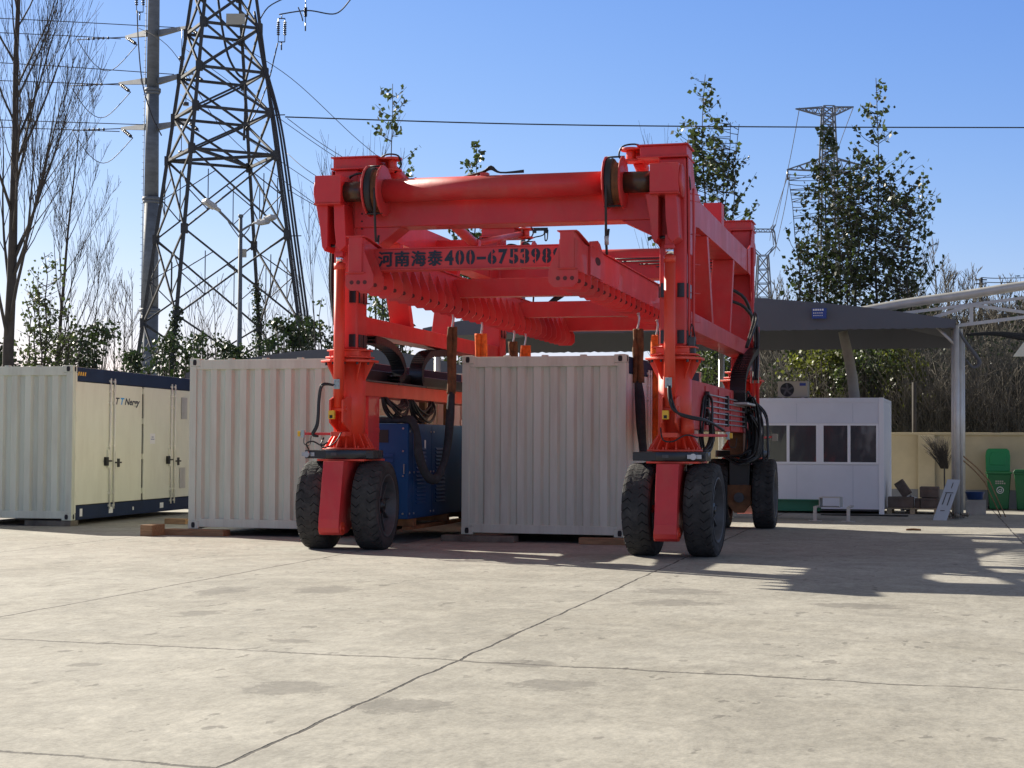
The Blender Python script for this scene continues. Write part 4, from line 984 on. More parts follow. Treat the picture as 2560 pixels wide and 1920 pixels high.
C1 = canopy('long dark grey fabric canopy with a scalloped edge behind the crane', -11.9, -.94, 33.3, 38.3, arch1, 3.725,
            (-6, 35, 0), [(-.93, 33.45, 3.75, .055), (-1.0, 33.75, 3.7, .04), (-.86, 33.7, 3.7, .045), (-11.6, 33.5, 3.8, .07), (-.95, 38.2, 3.8, .07), (-11.6, 38.2, 3.8, .07), (-6.3, 38.2, 4.2, .07)])
for p, q, r_ in (((-1.3, 33.5, 3.74), (-.93, 33.45, 3.35), .03), ((-.93, 33.45, 3.7), (-.93, 38.1, 3.75), .05)):
    b = MB(); b.tube(p, q, r_, n=12); b.build('frame_tube', 'galv', C1)
b = MB(); b.path([(-.9, 33.5, 3.7), (-.8, 33.6, 3.5), (-.62, 33.7, 3.25), (-.5, 33.8, 3.05), (-.62, 33.8, 2.95), (-.75, 33.7, 3.1)], .1, 8, radii=[.02, .03, .035, .04, .03, .01]); b.build('gathered_cloth', 'tarp', C1)
b = MB(); b.prism([(-3.68, 3.915), (-3.40, 3.915), (-3.40, 4.12), (-3.68, 4.12)], 'uz', 33.22, 33.285)
sg = b.build('sign_board', 'signblue', C1)
for i, (z, w) in enumerate(((4.07, .22), (4.015, .20), (3.965, .20))):
    for k in range(5):
        b = MB(); b.box(-3.66+k*w/5+.005*i, -3.66+k*w/5+w/7, 33.214, 33.219, z, z+(.035 if i == 0 else .018)); b.build('sign_mark', 'white', sg)
# steel arch of the next bay to the right
A2 = thing('canopy_frame', 'pale steel canopy frame with a thick curved pipe at the right edge', 'steel frame', (1, 34, 0))
b = MB(); b.path([(-3.2, 33.9, 4.02), (-2.0, 33.8, 4.22), (-.8, 33.7, 4.36), (.4, 33.6, 4.52), (1.8, 33.5, 4.62), (4, 33.4, 4.7), (6, 33.3, 4.6)], .092, 14, 6); b.build('arch_pipe', 'galv', A2)
def bar(T, p, q, r_=.03, m='galv', nm='truss_bar'): b = MB(); b.beam(p, q, r_*2, r_*2); b.build(nm, m, T)
bar(A2, (-.9, 33.6, 3.76), (2.2, 33.6, 4.12), .032); bar(A2, (-2.0, 33.7, 4.02), (2.2, 33.7, 4.50), .028); bar(A2, (-.65, 33.65, 4.16), (-.65, 33.65, 3.80), .035)
bar(A2, (-1.45, 33.65, 3.9), (-.65, 33.65, 4.16), .032); bar(A2, (-.65, 33.65, 4.16), (.6, 33.65, 3.96), .03); bar(A2, (.6, 33.65, 3.96), (1.2, 33.7, 4.35), .03)
b = MB(); b.tube((6, 33.3, 0), (6, 33.3, 4.6), .08, n=16); b.build('post', 'galv', A2)
b = MB(); b.path([(-.75, 33.9, 3.60), (-.2, 34, 3.62), (.4, 34.1, 3.55), (1.5, 34.2, 3.5), (3, 34.2, 3.6)], .05, 6, radii=[.03, .05, .09, .12, .1]); b.build('rolled_net', 'net', A2)
b = MB(); b.prism([(.12, 3.15), (.6, 3.15), (.6, 3.45), (.32, 3.42)], 'uz', 33.7, 33.75); b.build('cloth_corner', 'cream', A2)
# canopy behind the left container
def arch2(t): return 3.35+.62*(1-abs((t-.35)/.65)**1.7 if t > .35 else 1-((.35-t)/.35)**2*.6)
x0, x1 = PX(-330, 44), PX(520, 44)
p0 = Wy(x0, 44); p1 = Wy(x1, 44)
C2 = canopy('dark grey fabric canopy rising behind the leftmost container', -21.5, -13.1+.0, 41.0, 45.0, lambda t: 3.3+.62*(1-abs((t-.55)/.45 if t > .55 else (.55-t)/.55)**1.9), 2.85,
            (-18, 43, 0), [(-21, 41.1, 3.5, .06), (-13.3, 41.1, 3.4, .06), (-21, 44.9, 3.5, .06), (-13.3, 44.9, 3.4, .06)])
# leaning post behind hut
b = MB(); b.path([(-3.15, 36.9, 0), (-3.18, 36.9, 2.5), (-3.42, 36.9, 3.9)], .12, 12, 5, radii=[.13, .12, .10]); solo(b, 'leaning_post', 'stone', 'grey concrete post leaning behind the hut roof', 'post', (-3.15, 36.9, 0))
b = MB(); b.path([(-2.08, 40.2, 0), (-2.08, 40.2, 2.9)], .05, 8, 0); solo(b, 'stub_post', 'bark', 'thin grey post in the thicket right of the hut', 'post', (-2.08, 40.2, 0))
# ------------------------------------------------------------------ yard clutter
def wbin(label, u, v, open_lid, rz):
    T = thing('wheelie_bin', label, 'bin', (u, v, 0), group='green wheelie bins by the wall', local=True); T.location = Yw(u, v, 0); T.rotation_euler = (0, 0, -TH+rz)
    b = MB(); w0, w1, d0, d1, z0, z1 = .20, .255, .19, .26, .02, .80
    vs = [(-w0, -d0, z0), (w0, -d0, z0), (w0, d0, z0), (-w0, d0, z0), (-w1, -d1, z1), (w1, -d1, z1), (w1, d1, z1), (-w1, d1, z1)]
    b.add(vs, [(0, 3, 2, 1), (4, 5, 6, 7), (0, 1, 5, 4), (1, 2, 6, 5), (2, 3, 7, 6), (3, 0, 4, 7)]); b.build('body', 'bin', T, .02)
    pt('rim', 'bin', T, (-.275, .275, -.285, .285, .795, .84), bevel=.012)
    for x in (-.2, .2):
        q = MB(); q.tube((x-.025, .22, .08), (x+.025, .22, .08), .08, n=18); q.build('wheel', 'black', T)
    if open_lid:
        q = MB(); q.prism([(-.26, .0), (.26, .0), (.27, .35), (.25, .47), (.2, .52), (-.2, .52), (-.25, .47), (-.27, .35)], 'uz', -.03, .02)
        q.v = [(x, y*1.0+z*.12+.29, z+.84) for x, y, z in q.v]; lid = q.build('lid', 'binlid', T, .012)
        q = MB(); q.prism([(-.17, .15), (.17, .15), (.17, .38), (.12, .43), (-.12, .43), (-.17, .38)], 'uz', -.045, -.031)
        q.v = [(x, y+z*.12+.29, z+.84) for x, y, z in q.v]; q.build('lid_panel', 'binlid', lid, .006)
        q = MB(); q.lathe((.02, -.238, .44), (0, 1, 0), [(.062, 0), (.078, 0), (.078, .006), (.062, .006)], 24, close=True); q.v = [(x, y-(z-.44)*.09-.003, z) for x, y, z in q.v]; q.build('bin_mark', 'white', T)
        q = MB(); q.path([(.045, -.243, .475), (.045, -.241, .415), (.0, -.239, .41), (-.01, -.240, .44), (.03, -.242, .455)], .008, 5); q.build('bin_mark', 'white', T)
        for r_, z in ((0, .62), (1, .575)):
            q = MB()
            for k in range(4 if r_ == 0 else 5):
                q.box(-.08+k*.045, -.08+k*.045+.032, -.257+(r_)*.005, -.25+r_*.005, z, z+.03)
            q.build('bin_lettering', 'plate', T)
    else:
        q = MB(); q.prism([(-.28, .842), (.28, .842), (.24, .90), (-.24, .90)], 'uz', -.29, .29); q.build('lid', 'bin', T, .01)
wbin('green wheelie bin with its lid thrown open against the wall', -.18, 38.75, True, .05)
wbin('green wheelie bin with closed lid at the right edge of the photo', .42, 38.6, False, -.05)
PL = thing('pallet', 'wooden pallet carrying old boxes in front of the wall', 'pallet', (-1.9, 35.9, 0))
for v in (35.5, 35.75, 36.0, 36.25): pt('top_board', 'pallet', PL, (-2.4, -1.35, v, v+.16, .10, .122))
for u in (-2.4, -1.93, -1.45): pt('bearer', 'pallet', PL, (u, u+.1, 35.5, 36.41, .0, .098))
def crate(label, u0, u1, v0, v1, z0, z1, m='carton', tilt=0, nm='old_box', cat='box'):
    q = MB(); q.box(-(u1-u0)/2, (u1-u0)/2, -(v1-v0)/2, (v1-v0)/2, 0, z1-z0)
    q.box(-(u1-u0)/2-.006, (u1-u0)/2+.006, -(v1-v0)/2-.006, (v1-v0)/2+.006, (z1-z0)*.78, (z1-z0)*.84)
    o = solo(q, nm, m, label, cat, ((u0+u1)/2, (v0+v1)/2, z0), group='old boxes on the pallet', bevel=.01, local=True)
    if tilt: o.rotation_euler = (0, tilt, -TH)
crate('long brown box at the front left of the pallet', -2.38, -1.86, 35.52, 35.85, .125, .35)
crate('tall dark box on the right end of the pallet', -1.72, -1.36, 35.55, 36.3, .125, .33)
crate('brown box stacked on the dark box at the right of the pallet', -1.74, -1.36, 35.6, 36.2, .345, .56)
crate('tilted dark plank box lying on the pallet boxes', -2.1, -1.9, 35.9, 36.2, .37, .72, tilt=-.6)
crate('small dark box between the two larger boxes on the pallet', -1.84, -1.73, 35.6, 35.9, .125, .32)
q = MB(); R2 = random.Random(5)
n = 14; vs = []; 
for i in range(n):
    for j in range(10):
        a = 2*math.pi*i/n; ph = math.pi*(j+.5)/10; rr = .2+R2.uniform(-.06, .05); vs.append((rr*1.2*math.sin(ph)*math.cos(a), rr*math.sin(ph)*math.sin(a), max(0.005, .16+rr*.8*math.cos(ph))))
q.add(vs, [(i*10+j, ((i+1) % n)*10+j, ((i+1) % n)*10+j+1, i*10+j+1) for i in range(n) for j in range(9)], False)
solo(q, 'plastic_sheet', 'plastic', 'crumpled clear plastic heap behind the pallet boxes', 'plastic sheet', (-2.0, 36.7, 0), local=True)
# board leaning at the foot of the post
T = thing('leaning_board', 'pale grey slotted board leaning against the canopy post', 'board', (-1.15, 33.0, 0))
b = MB(); b.add([(-1.36, 32.75, 0), (-1.10, 32.72, 0), (-.86, 33.28, .76), (-1.10, 33.3, .77)]+[(-1.36, 32.78, 0), (-1.10, 32.75, 0), (-.86, 33.31, .76), (-1.10, 33.33, .77)], [(0, 1, 2, 3), (7, 6, 5, 4), (0, 4, 5, 1), (1, 5, 6, 2), (2, 6, 7, 3), (3, 7, 4, 0)]); b.build('panel', 'board', T)
def onb(s, t):
    a = Vector((-1.36, 32.75, 0)).lerp(Vector((-1.10, 32.72, 0)), s); c = Vector((-1.10, 33.3, .77)).lerp(Vector((-.86, 33.28, .76)), s); p = a.lerp(c, t); return p+Vector((0, -.004, .003))
for s0, s1, t0, t1 in ((.25, .33, .38, .66), (.62, .70, .36, .64), (.5, .56, .78, .92), (.3, .62, .22, .24), (.2, .8, .66, .68)):
    b = MB(); b.quad(onb(s0, t0), onb(s1, t0), onb(s1, t1), onb(s0, t1)); b.build('slot', 'rim', T)
q = MB(); R3 = random.Random(3)
for i in range(26):
    a = R3.uniform(0, 6.28); d = R3.uniform(.05, .24); s_ = R3.uniform(.03, .06); x, y = d*math.cos(a)*1.2, d*math.sin(a); z = R3.uniform(0, .12)*(1-d*2.5)+.0
    q.add([(x+s_*R3.uniform(.6, 1.2)*p[0], y+s_*p[1], max(.002, z+s_+s_*R3.uniform(.6, 1.2)*p[2])) for p in ((1, 0, 0), (-1, 0, 0), (0, 1, 0), (0, -1, 0), (0, 0, 1), (0, 0, -1))], [(0, 2, 4), (2, 1, 4), (1, 3, 4), (3, 0, 4), (2, 0, 5), (1, 2, 5), (3, 1, 5), (0, 3, 5)])
solo(q, 'rubble_heap', 'rubble', 'heap of broken masonry at the foot of the canopy post', 'rubble', (-.93, 33.5, 0), local=True, kind='stuff')
q = MB(); q.box(-.2, .2, -.14, .14, 0, .3); q.box(-.12, -.02, -.1, .1, .302, .31); solo(q, 'concrete_block', 'stone', 'pale masonry block right of the canopy post', 'block', (-.62, 35.8, 0), local=True, bevel=.012)
q = MB(); q.lathe((0, 0, 0), (0, 0, 1), [(0, 0), (.15, 0), (.2, .15), (.21, .155), (.19, .15), (.14, .012), (0, .012)], 24); solo(q, 'blue_basin', 'basin', 'dark blue basin on the masonry block beside the post', 'basin', (-.64, 35.8, .312), local=True)
for i, (a, b_) in enumerate((((-.83, 33.9, 1.22), (-.33, 34.2, .72)), ((-.86, 33.9, 1.16), (-.42, 34.2, .70)))):
    q = MB(); q.path([a, tuple((x+y)/2+.015 for x, y in zip(a, b_)), b_], .014, 6)
    q.path([b_, (b_[0]+.3, b_[1]+.6, 0)], .012, 6, 0)
    solo(q, 'wooden_pole', 'wood', ('upper' if i == 0 else 'lower')+' thin brown stick propped across the canopy post', 'stick', b_, group='sticks propped at the canopy post')
q = MB(); RB = random.Random(9)
for i in range(260):
    a = RB.uniform(-.6, .6); L_ = RB.uniform(.3, .75); x = RB.uniform(-.08, .08)
    q.path([(x, 0, .9), (x-.15*L_+a*.2, RB.uniform(-.08, .08), .9+L_*.6), (x-.3*L_+a*.45, RB.uniform(-.15, .15), .9+L_)], .0035, 3, 2)
q.path([(0, 0, 0), (.0, 0, .95)], .02, 6, 0)
solo(q, 'brushwood_broom', 'bark', 'upright brushwood broom against the wall left of the post', 'broom', (-1.35, 38.8, 0), local=True)
# green beam on stands
T = thing('steel_beam', 'green painted steel channel with a grey end section on low stands in front of the hut', 'steel beam', (-4, 32.5, 0))
pt('web', 'greenpaint', T, (-5.6, -3.42, 32.35, 32.38, .17, .36)); pt('top_flange', 'greenpaint', T, (-5.6, -3.42, 32.2, 32.52, .361, .372)); pt('bottom_flange', 'greenpaint', T, (-5.6, -3.42, 32.2, 32.52, .158, .169))
E2 = MB(); E2.box(-3.41, -3.02, 31.9, 32.5, .42, .43); E2.box(-3.41, -3.02, 31.9, 32.5, .24, .25); E2.box(-3.41, -3.40, 31.9, 32.5, .25, .42); E2.box(-3.03, -3.02, 31.9, 32.5, .25, .42); E2.build('box_end', 'galv', T)
for u, v in ((-3.45, 31.6), (-2.83, 31.55), (-5.2, 32.3)):
    pt('stand', 'galv', T, (u-.03, u+.03, v-.03, v+.03, .012, .24), (u-.12, u+.12, v-.08, v+.08, 0, .011), (u-.03, u+.03, v-.03, v+.8, .241, .27))
q = MB(); RB = random.Random(2)
for k in range(5): q.path([(-.5+RB.uniform(-.1, .1), RB.uniform(-.1, .1), .012), (-.2, RB.uniform(-.2, .2), .012), (.2, RB.uniform(-.2, .2), .012), (.7, RB.uniform(-.15, .15), .012), (1.2, RB.uniform(-.1, .3), .012)], .01, 5)
solo(q, 'loose_cable', 'hose', 'black cables lying on the ground beside the hut', 'cable', (-3.1, 34.2, 0), local=True)
q = MB(); q.path([(-.12, 0, .01), (0, .01, .02), (.12, -.01, .012)], .02, 6); solo(q, 'ground_scrap', 'rust', 'small rusty scrap on the sunlit strip of ground', 'scrap', (-1.5, 28.6, 0), local=True)
# ------------------------------------------------------------------ vegetation
def rnd_unit(rg):
    while True:
        v = Vector((rg.uniform(-1, 1), rg.uniform(-1, 1), rg.uniform(-1, 1)))
        if .1 < v.length < 1: return v.normalized()
def leafq(mb, p, s, rg):
    a = rnd_unit(rg); b = a.cross(rnd_unit(rg)).normalized(); w = rg.uniform(.36, .5)
    mb.add([p, p+a*s*.45+b*s*w, p+a*s, p+a*s*.45-b*s*w], [(0, 1, 2, 3)])
def grow(mb, p, d, L, r, lev, rg, tips, up=.25, nseg=5, kids=(5, 4, 3), spread=.6, wob=.12, sides=5, minr=.006):
    pts = [p.copy()]; rad = [r]; q = p.copy(); dd = d.normalized()
    for i in range(nseg):
        dd = (dd+rnd_unit(rg)*wob+Vector((0, 0, up*.35))).normalized()
        q = q+dd*(L/nseg); pts.append(q.copy()); rad.append(max(minr*.7, r*(1-.85*(i+1)/nseg)))
    mb.path(pts, r, sides if lev > 1 else 3, 2 if lev > 1 else 0, radii=rad)
    if lev == 0: tips.append(pts); return
    for k in range(kids[min(lev, len(kids))-1] if lev <= len(kids) else kids[-1]):
        t = rg.uniform(.25, .98); i = min(nseg-1, int(t*nseg)); f = t*nseg-i
        c = pts[i].lerp(pts[i+1], f); axis = (pts[i+1]-pts[i]).normalized()
        side = axis.cross(rnd_unit(rg)).normalized()
        nd = (axis*(1-spread*.5)+side*spread).normalized()
        grow(mb, c, nd, L*rg.uniform(.35, .6)*(1.1-t*.4), max(minr, rad[i]*.45), lev-1, rg, tips, up, max(3, nseg-1), kids, spread, wob, sides, minr)
def bare_tree(label, px, D, h, seed, r=.12, lev=3, kids=(4, 5, 7), spread=.55, up=.5, lean=(0, 0), m='bark', group='bare winter trees', stems=1, minr=.008, z0=0, cat='tree', nm='bare_tree', blen=.42):
    rg = random.Random(seed); T = thing(nm, label, cat, (PX(px, D), D, z0), 'W', group, local=True)
    tr = MB(); cr = MB(); tips = []
    for s in range(stems):
        d = Vector((lean[0]+(rg.uniform(-.25, .25) if stems > 1 else 0), lean[1]+(rg.uniform(-.25, .25) if stems > 1 else 0), 1)).normalized()
        hh = h*(rg.uniform(.7, 1) if s else 1)
        n = 9; pts = [Vector((0, 0, 0))]; rad = [r]; q = Vector((0, 0, 0)); dd = d
        for i in range(n):
            dd = (dd+rnd_unit(rg)*.05+Vector((0, 0, .05))).normalized(); q = q+dd*hh/n; pts.append(q.copy()); rad.append(max(minr, r*(1-.93*(i+1)/n)))
        tr.path(pts, r, 8, 2, radii=rad)
        nb = kids[-1]*3
        for k in range(nb):
            t = .22+.75*(k+rg.random())/nb; i = min(n-1, int(t*n)); c = pts[i].lerp(pts[i+1], t*n-i)
            a = rg.uniform(0, 6.283); nd = Vector((math.cos(a)*spread*1.3, math.sin(a)*spread*1.3, .75)).normalized()
            grow(cr, c, nd, hh*blen*(1.15-t*.85), max(minr*1.3, rad[i]*.36), lev-1, rg, tips, up, 5, kids, spread, .10, 5, minr)
    tr.build('trunk', m, T, norm=False); cr.build('crown', m, T, norm=False)
    return T, tips
def leafy_tree(label, px, D, h, seed, env, nl, ls=.13, r=.07, stems=6, m='leaf', group='leafy poplar trees', low=None, cat='tree', nm='poplar_tree', z0=0, tb=.9):
    """env(t): crown half width (m) at height fraction t"""
    rg = random.Random(seed); T = thing(nm, label, cat, (PX(px, D), D, z0), 'W', group, local=True)
    tr = MB(); tw = MB(); lf = MB(); lo = MB() if low else None
    sp = []
    for s in range(stems):
        hh = h*(1 if s == 0 else rg.uniform(.62, .9)); off = rg.uniform(-.6, .6)*env(.5) if s else 0; offy = rg.uniform(-.5, .5)*env(.5) if s else 0
        pts = [Vector((rg.uniform(-.08, .08), rg.uniform(-.08, .08), 0))]; n = 10
        for i in range(1, n+1):
            t = i/n; pts.append(Vector((off*t**.7*1.5+rg.uniform(-.06, .06), offy*t**.7*1.5+rg.uniform(-.06, .06), hh*t)))
        rad = [max(.01, r*(.8 if s else 1)*(1-.93*(i/n))) for i in range(n+1)]
        tr.path(pts, r, 7, 2, radii=rad); sp.append((pts, hh))
    cnt = 0; clump = []
    while cnt < nl:
        pts, hh = rg.choice(sp); t = rg.uniform(.12, 1)**tb*hh/h
        i = min(9, int(t*h/hh*10)); base = pts[i].lerp(pts[min(10, i+1)], (t*h/hh*10) % 1)
        a = rg.uniform(0, 6.283); w = env(t)*math.sqrt(rg.uniform(.02, 1.0))
        rise = w*rg.uniform(.7, 1.6); tip = Vector((math.cos(a)*w, math.sin(a)*w, t*h+rise*.6)); 
        if tip.z > h*1.0 or w > env(min(1, tip.z/h))*1.25+.1: continue
        mid = base.lerp(tip, .5)+Vector((0, 0, -.12*w))
        tw.path([base, mid, tip], .01, 3, 2, radii=[.014, .010, .005])
        k = rg.randint(5, 15)
        for j in range(k):
            f = rg.uniform(.1, 1.05)**.55; p = (base.lerp(mid, f*2) if f < .5 else mid.lerp(tip, f*2-1))+rnd_unit(rg)*rg.uniform(.02, .20)
            tgt = lo if (lo is not None and p.z < h*.42 and rg.random() < (.42-p.z/h)*3.0) else lf
            leafq(tgt, p, ls*rg.uniform(.6, 1.25), rg); cnt += 1
    tr.build('trunk', 'bark', T, norm=False); tw.build('twigs', 'bark', T, norm=False); lf.build('crown', m, T, norm=False)
    if lo: lo.build('lower_foliage', low, T, norm=False)
    return T
def interp(pairs):
    def f(t):
        for (a, x), (b, y) in zip(pairs, pairs[1:]):
            if t <= b: return x+(y-x)*max(0, (t-a))/(b-a)
        return pairs[-1][1]
    return f
leafy_tree('tallest leafy poplar on the right rising in front of the far pylon', 2195, 50, 12.5, 11, interp([(0, 1.2), (.2, 1.7), (.4, 2.0), (.6, 1.9), (.72, 1.6), (.8, .95), (.9, .55), (1, .2)]), 5200, ls=.16, low='leafy')
leafy_tree('leafy poplar just left of the tallest poplar on the right', 2070, 51, 11.2, 12, interp([(0, 1.2), (.2, 1.5), (.4, 1.6), (.6, 1.45), (.72, 1.1), (.8, .6), (1, .2)]), 3900, ls=.16, low='leafy')
leafy_tree('leafy poplar standing behind the right top corner of the crane', 1760, 50, 12.6, 13, interp([(0, .9), (.3, 1.4), (.55, 1.8), (.72, 1.55), (.85, .8), (1, .3)]), 4300, ls=.16, low='leafy')
leafy_tree('sparse poplar whose tip shows above the left end of the crane beam', 975, 52, 12.7, 14, interp([(0, .7), (.3, 1.0), (.6, .9), (.8, .85), (.92, .7), (1, .35)]), 2300, ls=.17, tb=.4)
leafy_tree('shorter poplar peeping over the middle of the crane beam', 1185, 53, 11.0, 15, interp([(0, .7), (.3, 1.0), (.6, .9), (.85, .6), (1, .15)]), 1700, ls=.17, tb=.5)
leafy_tree('leafy tree growing below the big bare tree at the left edge', 110, 43, 6.3, 16, interp([(0, .8), (.3, .95), (.6, .9), (.85, .6), (1, .2)]), 2300, ls=.11, low=None, nm='leafy_tree', group='')
leafy_tree('leafy sapling between the lattice tower and the red crane', 800, 48, 5.6, 17, interp([(0, .4), (.5, .5), (1, .1)]), 350, ls=.12, nm='leafy_sapling', group='')
leafy_tree('leafy poplar mostly hidden beyond the right edge of the photo', 2640, 47, 7.4, 18, interp([(0, .9), (.5, 1.3), (.8, 1.2), (1, .3)]), 900, ls=.15)
bare_tree('big bare tree with fine upswept branches at the left edge', 22, 40, 16.0, 21, r=.17, lev=3, kids=(8, 8, 9), spread=.36, up=.6, lean=(.03, 0), group='', minr=.006, blen=.36)
bare_tree('slender bare tree behind the leafy tree at the left', 130, 44, 10.5, 22, r=.08, lev=3, kids=(6, 6, 6), spread=.4, up=.6, group='', minr=.006, blen=.36)
bare_tree('thin bare sapling right of the lattice tower', 806, 47, 8.2, 23, r=.035, lev=2, kids=(4, 4), spread=.3, group='', minr=.006)
bare_tree('thin bare treetop above the left end of the crane beam', 915, 56, 11.8, 24, r=.06, lev=2, kids=(4, 6), spread=.28, group='', minr=.007, stems=3)
bare_tree('thin bare treetop left of the right crane column', 1690, 58, 12.2, 25, r=.06, lev=2, kids=(3, 5), spread=.3, group='', minr=.007, stems=2)
ORD = 'first second third fourth fifth sixth seventh eighth ninth tenth eleventh twelfth'.split()
# pale distant trees
G = 'pale distant bare trees along the horizon'
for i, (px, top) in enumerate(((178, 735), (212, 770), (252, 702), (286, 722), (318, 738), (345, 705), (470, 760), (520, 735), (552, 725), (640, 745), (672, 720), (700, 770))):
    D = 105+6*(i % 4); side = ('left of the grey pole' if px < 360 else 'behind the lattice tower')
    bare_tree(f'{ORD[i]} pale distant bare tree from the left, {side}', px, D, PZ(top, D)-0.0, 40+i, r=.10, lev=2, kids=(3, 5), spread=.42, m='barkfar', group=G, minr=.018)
def bush(label, px, D, w, top, seed, n, m='leafdark', ls=.11, group='dark evergreen bushes behind the containers', nm='evergreen_bush', bottom=.3):
    rg = random.Random(seed); h = PZ(top, D)
    T = thing(nm, label, 'bush', (PX(px, D), D, 0), 'W', group, local=True)
    tr = MB(); lf = MB(); cl = []
    for k in range(int(26+w*10)):
        z = h*.95-(h*(.95-bottom))*rg.random()**1.3; q_ = max(0, (z-(h-w*.55))/(w*.55)); rr = w*.5*math.sqrt(max(.02, 1-q_*q_))
        a = rg.uniform(0, 6.283); d = rr*math.sqrt(rg.random()); cl.append((Vector((math.cos(a)*d, math.sin(a)*d*.8, z)), rg.uniform(.22, .5)))
    cl.append((Vector((rg.uniform(-.3, .3), 0, h-.18)), .2))
    for c, rr in cl: tr.path([Vector((rg.uniform(-.1, .1), 0, 0)), Vector((c.x*.4, c.y*.4, c.z*.55)), c], .03, 4, 2, radii=[.04, .022, .008])
    for i in range(n):
        c, rr = rg.choice(cl); v = rnd_unit(rg); leafq(lf, c+Vector((v.x, v.y, v.z*.8))*rr*rg.random()**.35, ls*rg.uniform(.6, 1.3), rg)
    tr.build('stems', 'bark', T, norm=False); lf.build('foliage', m, T, norm=False)
for i, (px, D, w, top, lab) in enumerate(((235, 47, 1.2, 805, 'between the left bare tree and the grey pole'), (425, 50, 1.8, 838, 'at the foot of the thick grey pole'), (515, 52, 1.5, 832, 'behind the middle of the lattice tower base'),
        (585, 54, 1.1, 868, 'low behind the street lamp pole'), (712, 49, 1.9, 790, 'behind the right foot of the lattice tower'), (790, 51, 1.5, 800, 'just left of the crane leg'), (-20, 50, 1.8, 862, 'low at the left edge'), (330, 55, 1.0, 880, 'low left of the grey pole'))):
    bush('dark evergreen bush '+lab, px, D, w, top, 60+i, 1900, ls=.12)
for i, (px, D, w, top, lab) in enumerate(((1790, 43.5, 1.5, 850, 'seen between the crane leg and its lower beam'), (2050, 44, 1.9, 840, 'above the hut roof beside the leaning post'), (2160, 43.5, 2.0, 835, 'right of the leaning post'), (2250, 44, 1.6, 850, 'above the wall right of the hut'), (1130, 46, 1.4, 850, 'seen over the energy chains'))):
    bush('yellow green leafy bush '+lab, px, D, w, top, 80+i, 2600, m='leafy' if i % 2 else 'leaf', ls=.10, group='yellow green bushes behind the wall', nm='leafy_bush', bottom=.25)
# hedge closing the left horizon, far wood on the hill, thicket behind the wall
def stuffmesh(nm, label, m, fn, group=None):
    b = MB(); fn(b); o = b.build(nm, m, None, norm=False); o['kind'] = 'stuff'; o['label'] = label; o['category'] = 'vegetation'
def hedge(b):
    rg = random.Random(91)
    for i in range(15000):
        px = rg.uniform(-150, 1500); D = 58+rg.uniform(-1, 1.5); top = 3.0+.6*math.sin(px*.013)+.4*math.sin(px*.05)
        leafq(b, Vector((PX(px, D), D, rg.uniform(.3, 1)**.7*top)), rg.uniform(.12, .24), rg)
stuffmesh('hedge', 'long dark hedge low on the horizon behind the containers', 'leafdark', hedge)
def thicket(b):
    rg = random.Random(92)
    for i in range(3000):
        px = rg.uniform(1830, 2700); D = rg.uniform(42.5, 50); x = PX(px, D); h = rg.uniform(1.5, 3.4)+(1.2 if px > 2300 else .2)
        a = rg.uniform(-1, 1)*.8; p = Vector((x, D, 0)); q = p+Vector((a*h*.35+rg.uniform(-.2, .2), rg.uniform(-.3, .3), h*.55)); t = p+Vector((a*h*.75, rg.uniform(-.5, .5), h))
        b.path([p, q, t], .01, 3, 3, radii=[.02, .012, .005])
        for k in range(2):
            c = p.lerp(q, rg.uniform(.5, 1)) if k else q.lerp(t, rg.random()); e = c+Vector((rg.uniform(-.6, .6), rg.uniform(-.3, .3), rg.uniform(.1, .7)))
            b.path([c, c.lerp(e, .5)+rnd_unit(rg)*.05, e], .006, 3, 0, radii=[.009, .006, .004])
stuffmesh('brushwood', 'tangled leafless brushwood behind the yard wall', 'twig', thicket)
def thicket2(b):
    rg = random.Random(93)
    for i in range(9000):
        px = rg.uniform(1830, 2700); D = rg.uniform(44, 52); leafq(b, Vector((PX(px, D), D, rg.random()**1.2*(4.6 if px > 2280 else 3.6))), rg.uniform(.06, .14), rg)
stuffmesh('undergrowth', 'dark undergrowth among the brushwood behind the wall', 'leafdark', thicket2)
def hillz(px, D): 
    t = max(0, min(1, (px-1500)/500)); return max(0, (D-52)/38)*(1.3+t*(5.4+.6*math.sin(px*.02)+(.9 if px > 2250 else 0)))*min(1, 1.0)
b = MB(); nx, nd = 60, 14; vs = []
for i in range(nx+1):
    for j in range(nd+1):
        px = 1100+i*(3400-1100)/nx; D = 52+j*3.2; z = hillz(px, min(D, 88))-.02+.25*math.sin(i*1.7+j*2.1)*(j > 0); vs.append((PX(px, D), D, z if j else -.3))
b.add(vs, [(i*(nd+1)+j, (i+1)*(nd+1)+j, (i+1)*(nd+1)+j+1, i*(nd+1)+j+1) for i in range(nx) for j in range(nd)], True)
M['hill'] = mat('winter_hillside', (0.17, 0.14, 0.10), 0.95, col2=(0.07, 0.065, 0.04), scale=.5, bump=.6, bscale=2)
o = b.build('hillside', 'hill', None); o['kind'] = 'structure'
def wood(b):
    rg = random.Random(94)
    for i in range(4200):
        px = rg.uniform(1820, 2720); D = rg.uniform(55, 90); z = hillz(px, D); x = PX(px, D); h = rg.uniform(.8, 1.9)
        for k in range(2):
            a = rg.uniform(-.5, .5); p = Vector((x, D, z)); b.path([p, p+Vector((a*h*.3, 0, h*.6)), p+Vector((a*h*.8, rg.uniform(-.3, .3), h))], .01, 3, 0, radii=[.035, .022, .012])
            c = p+Vector((a*h*.3, 0, h*.6)); b.path([c, c+Vector((rg.uniform(-.5, .5), 0, h*.4))], .01, 3, 0, radii=[.02, .012])
stuffmesh('hill_wood', 'leafless grey brown wood covering the hillside at the right', 'twig', wood)
G = 'bare trees on the hillside at the right'
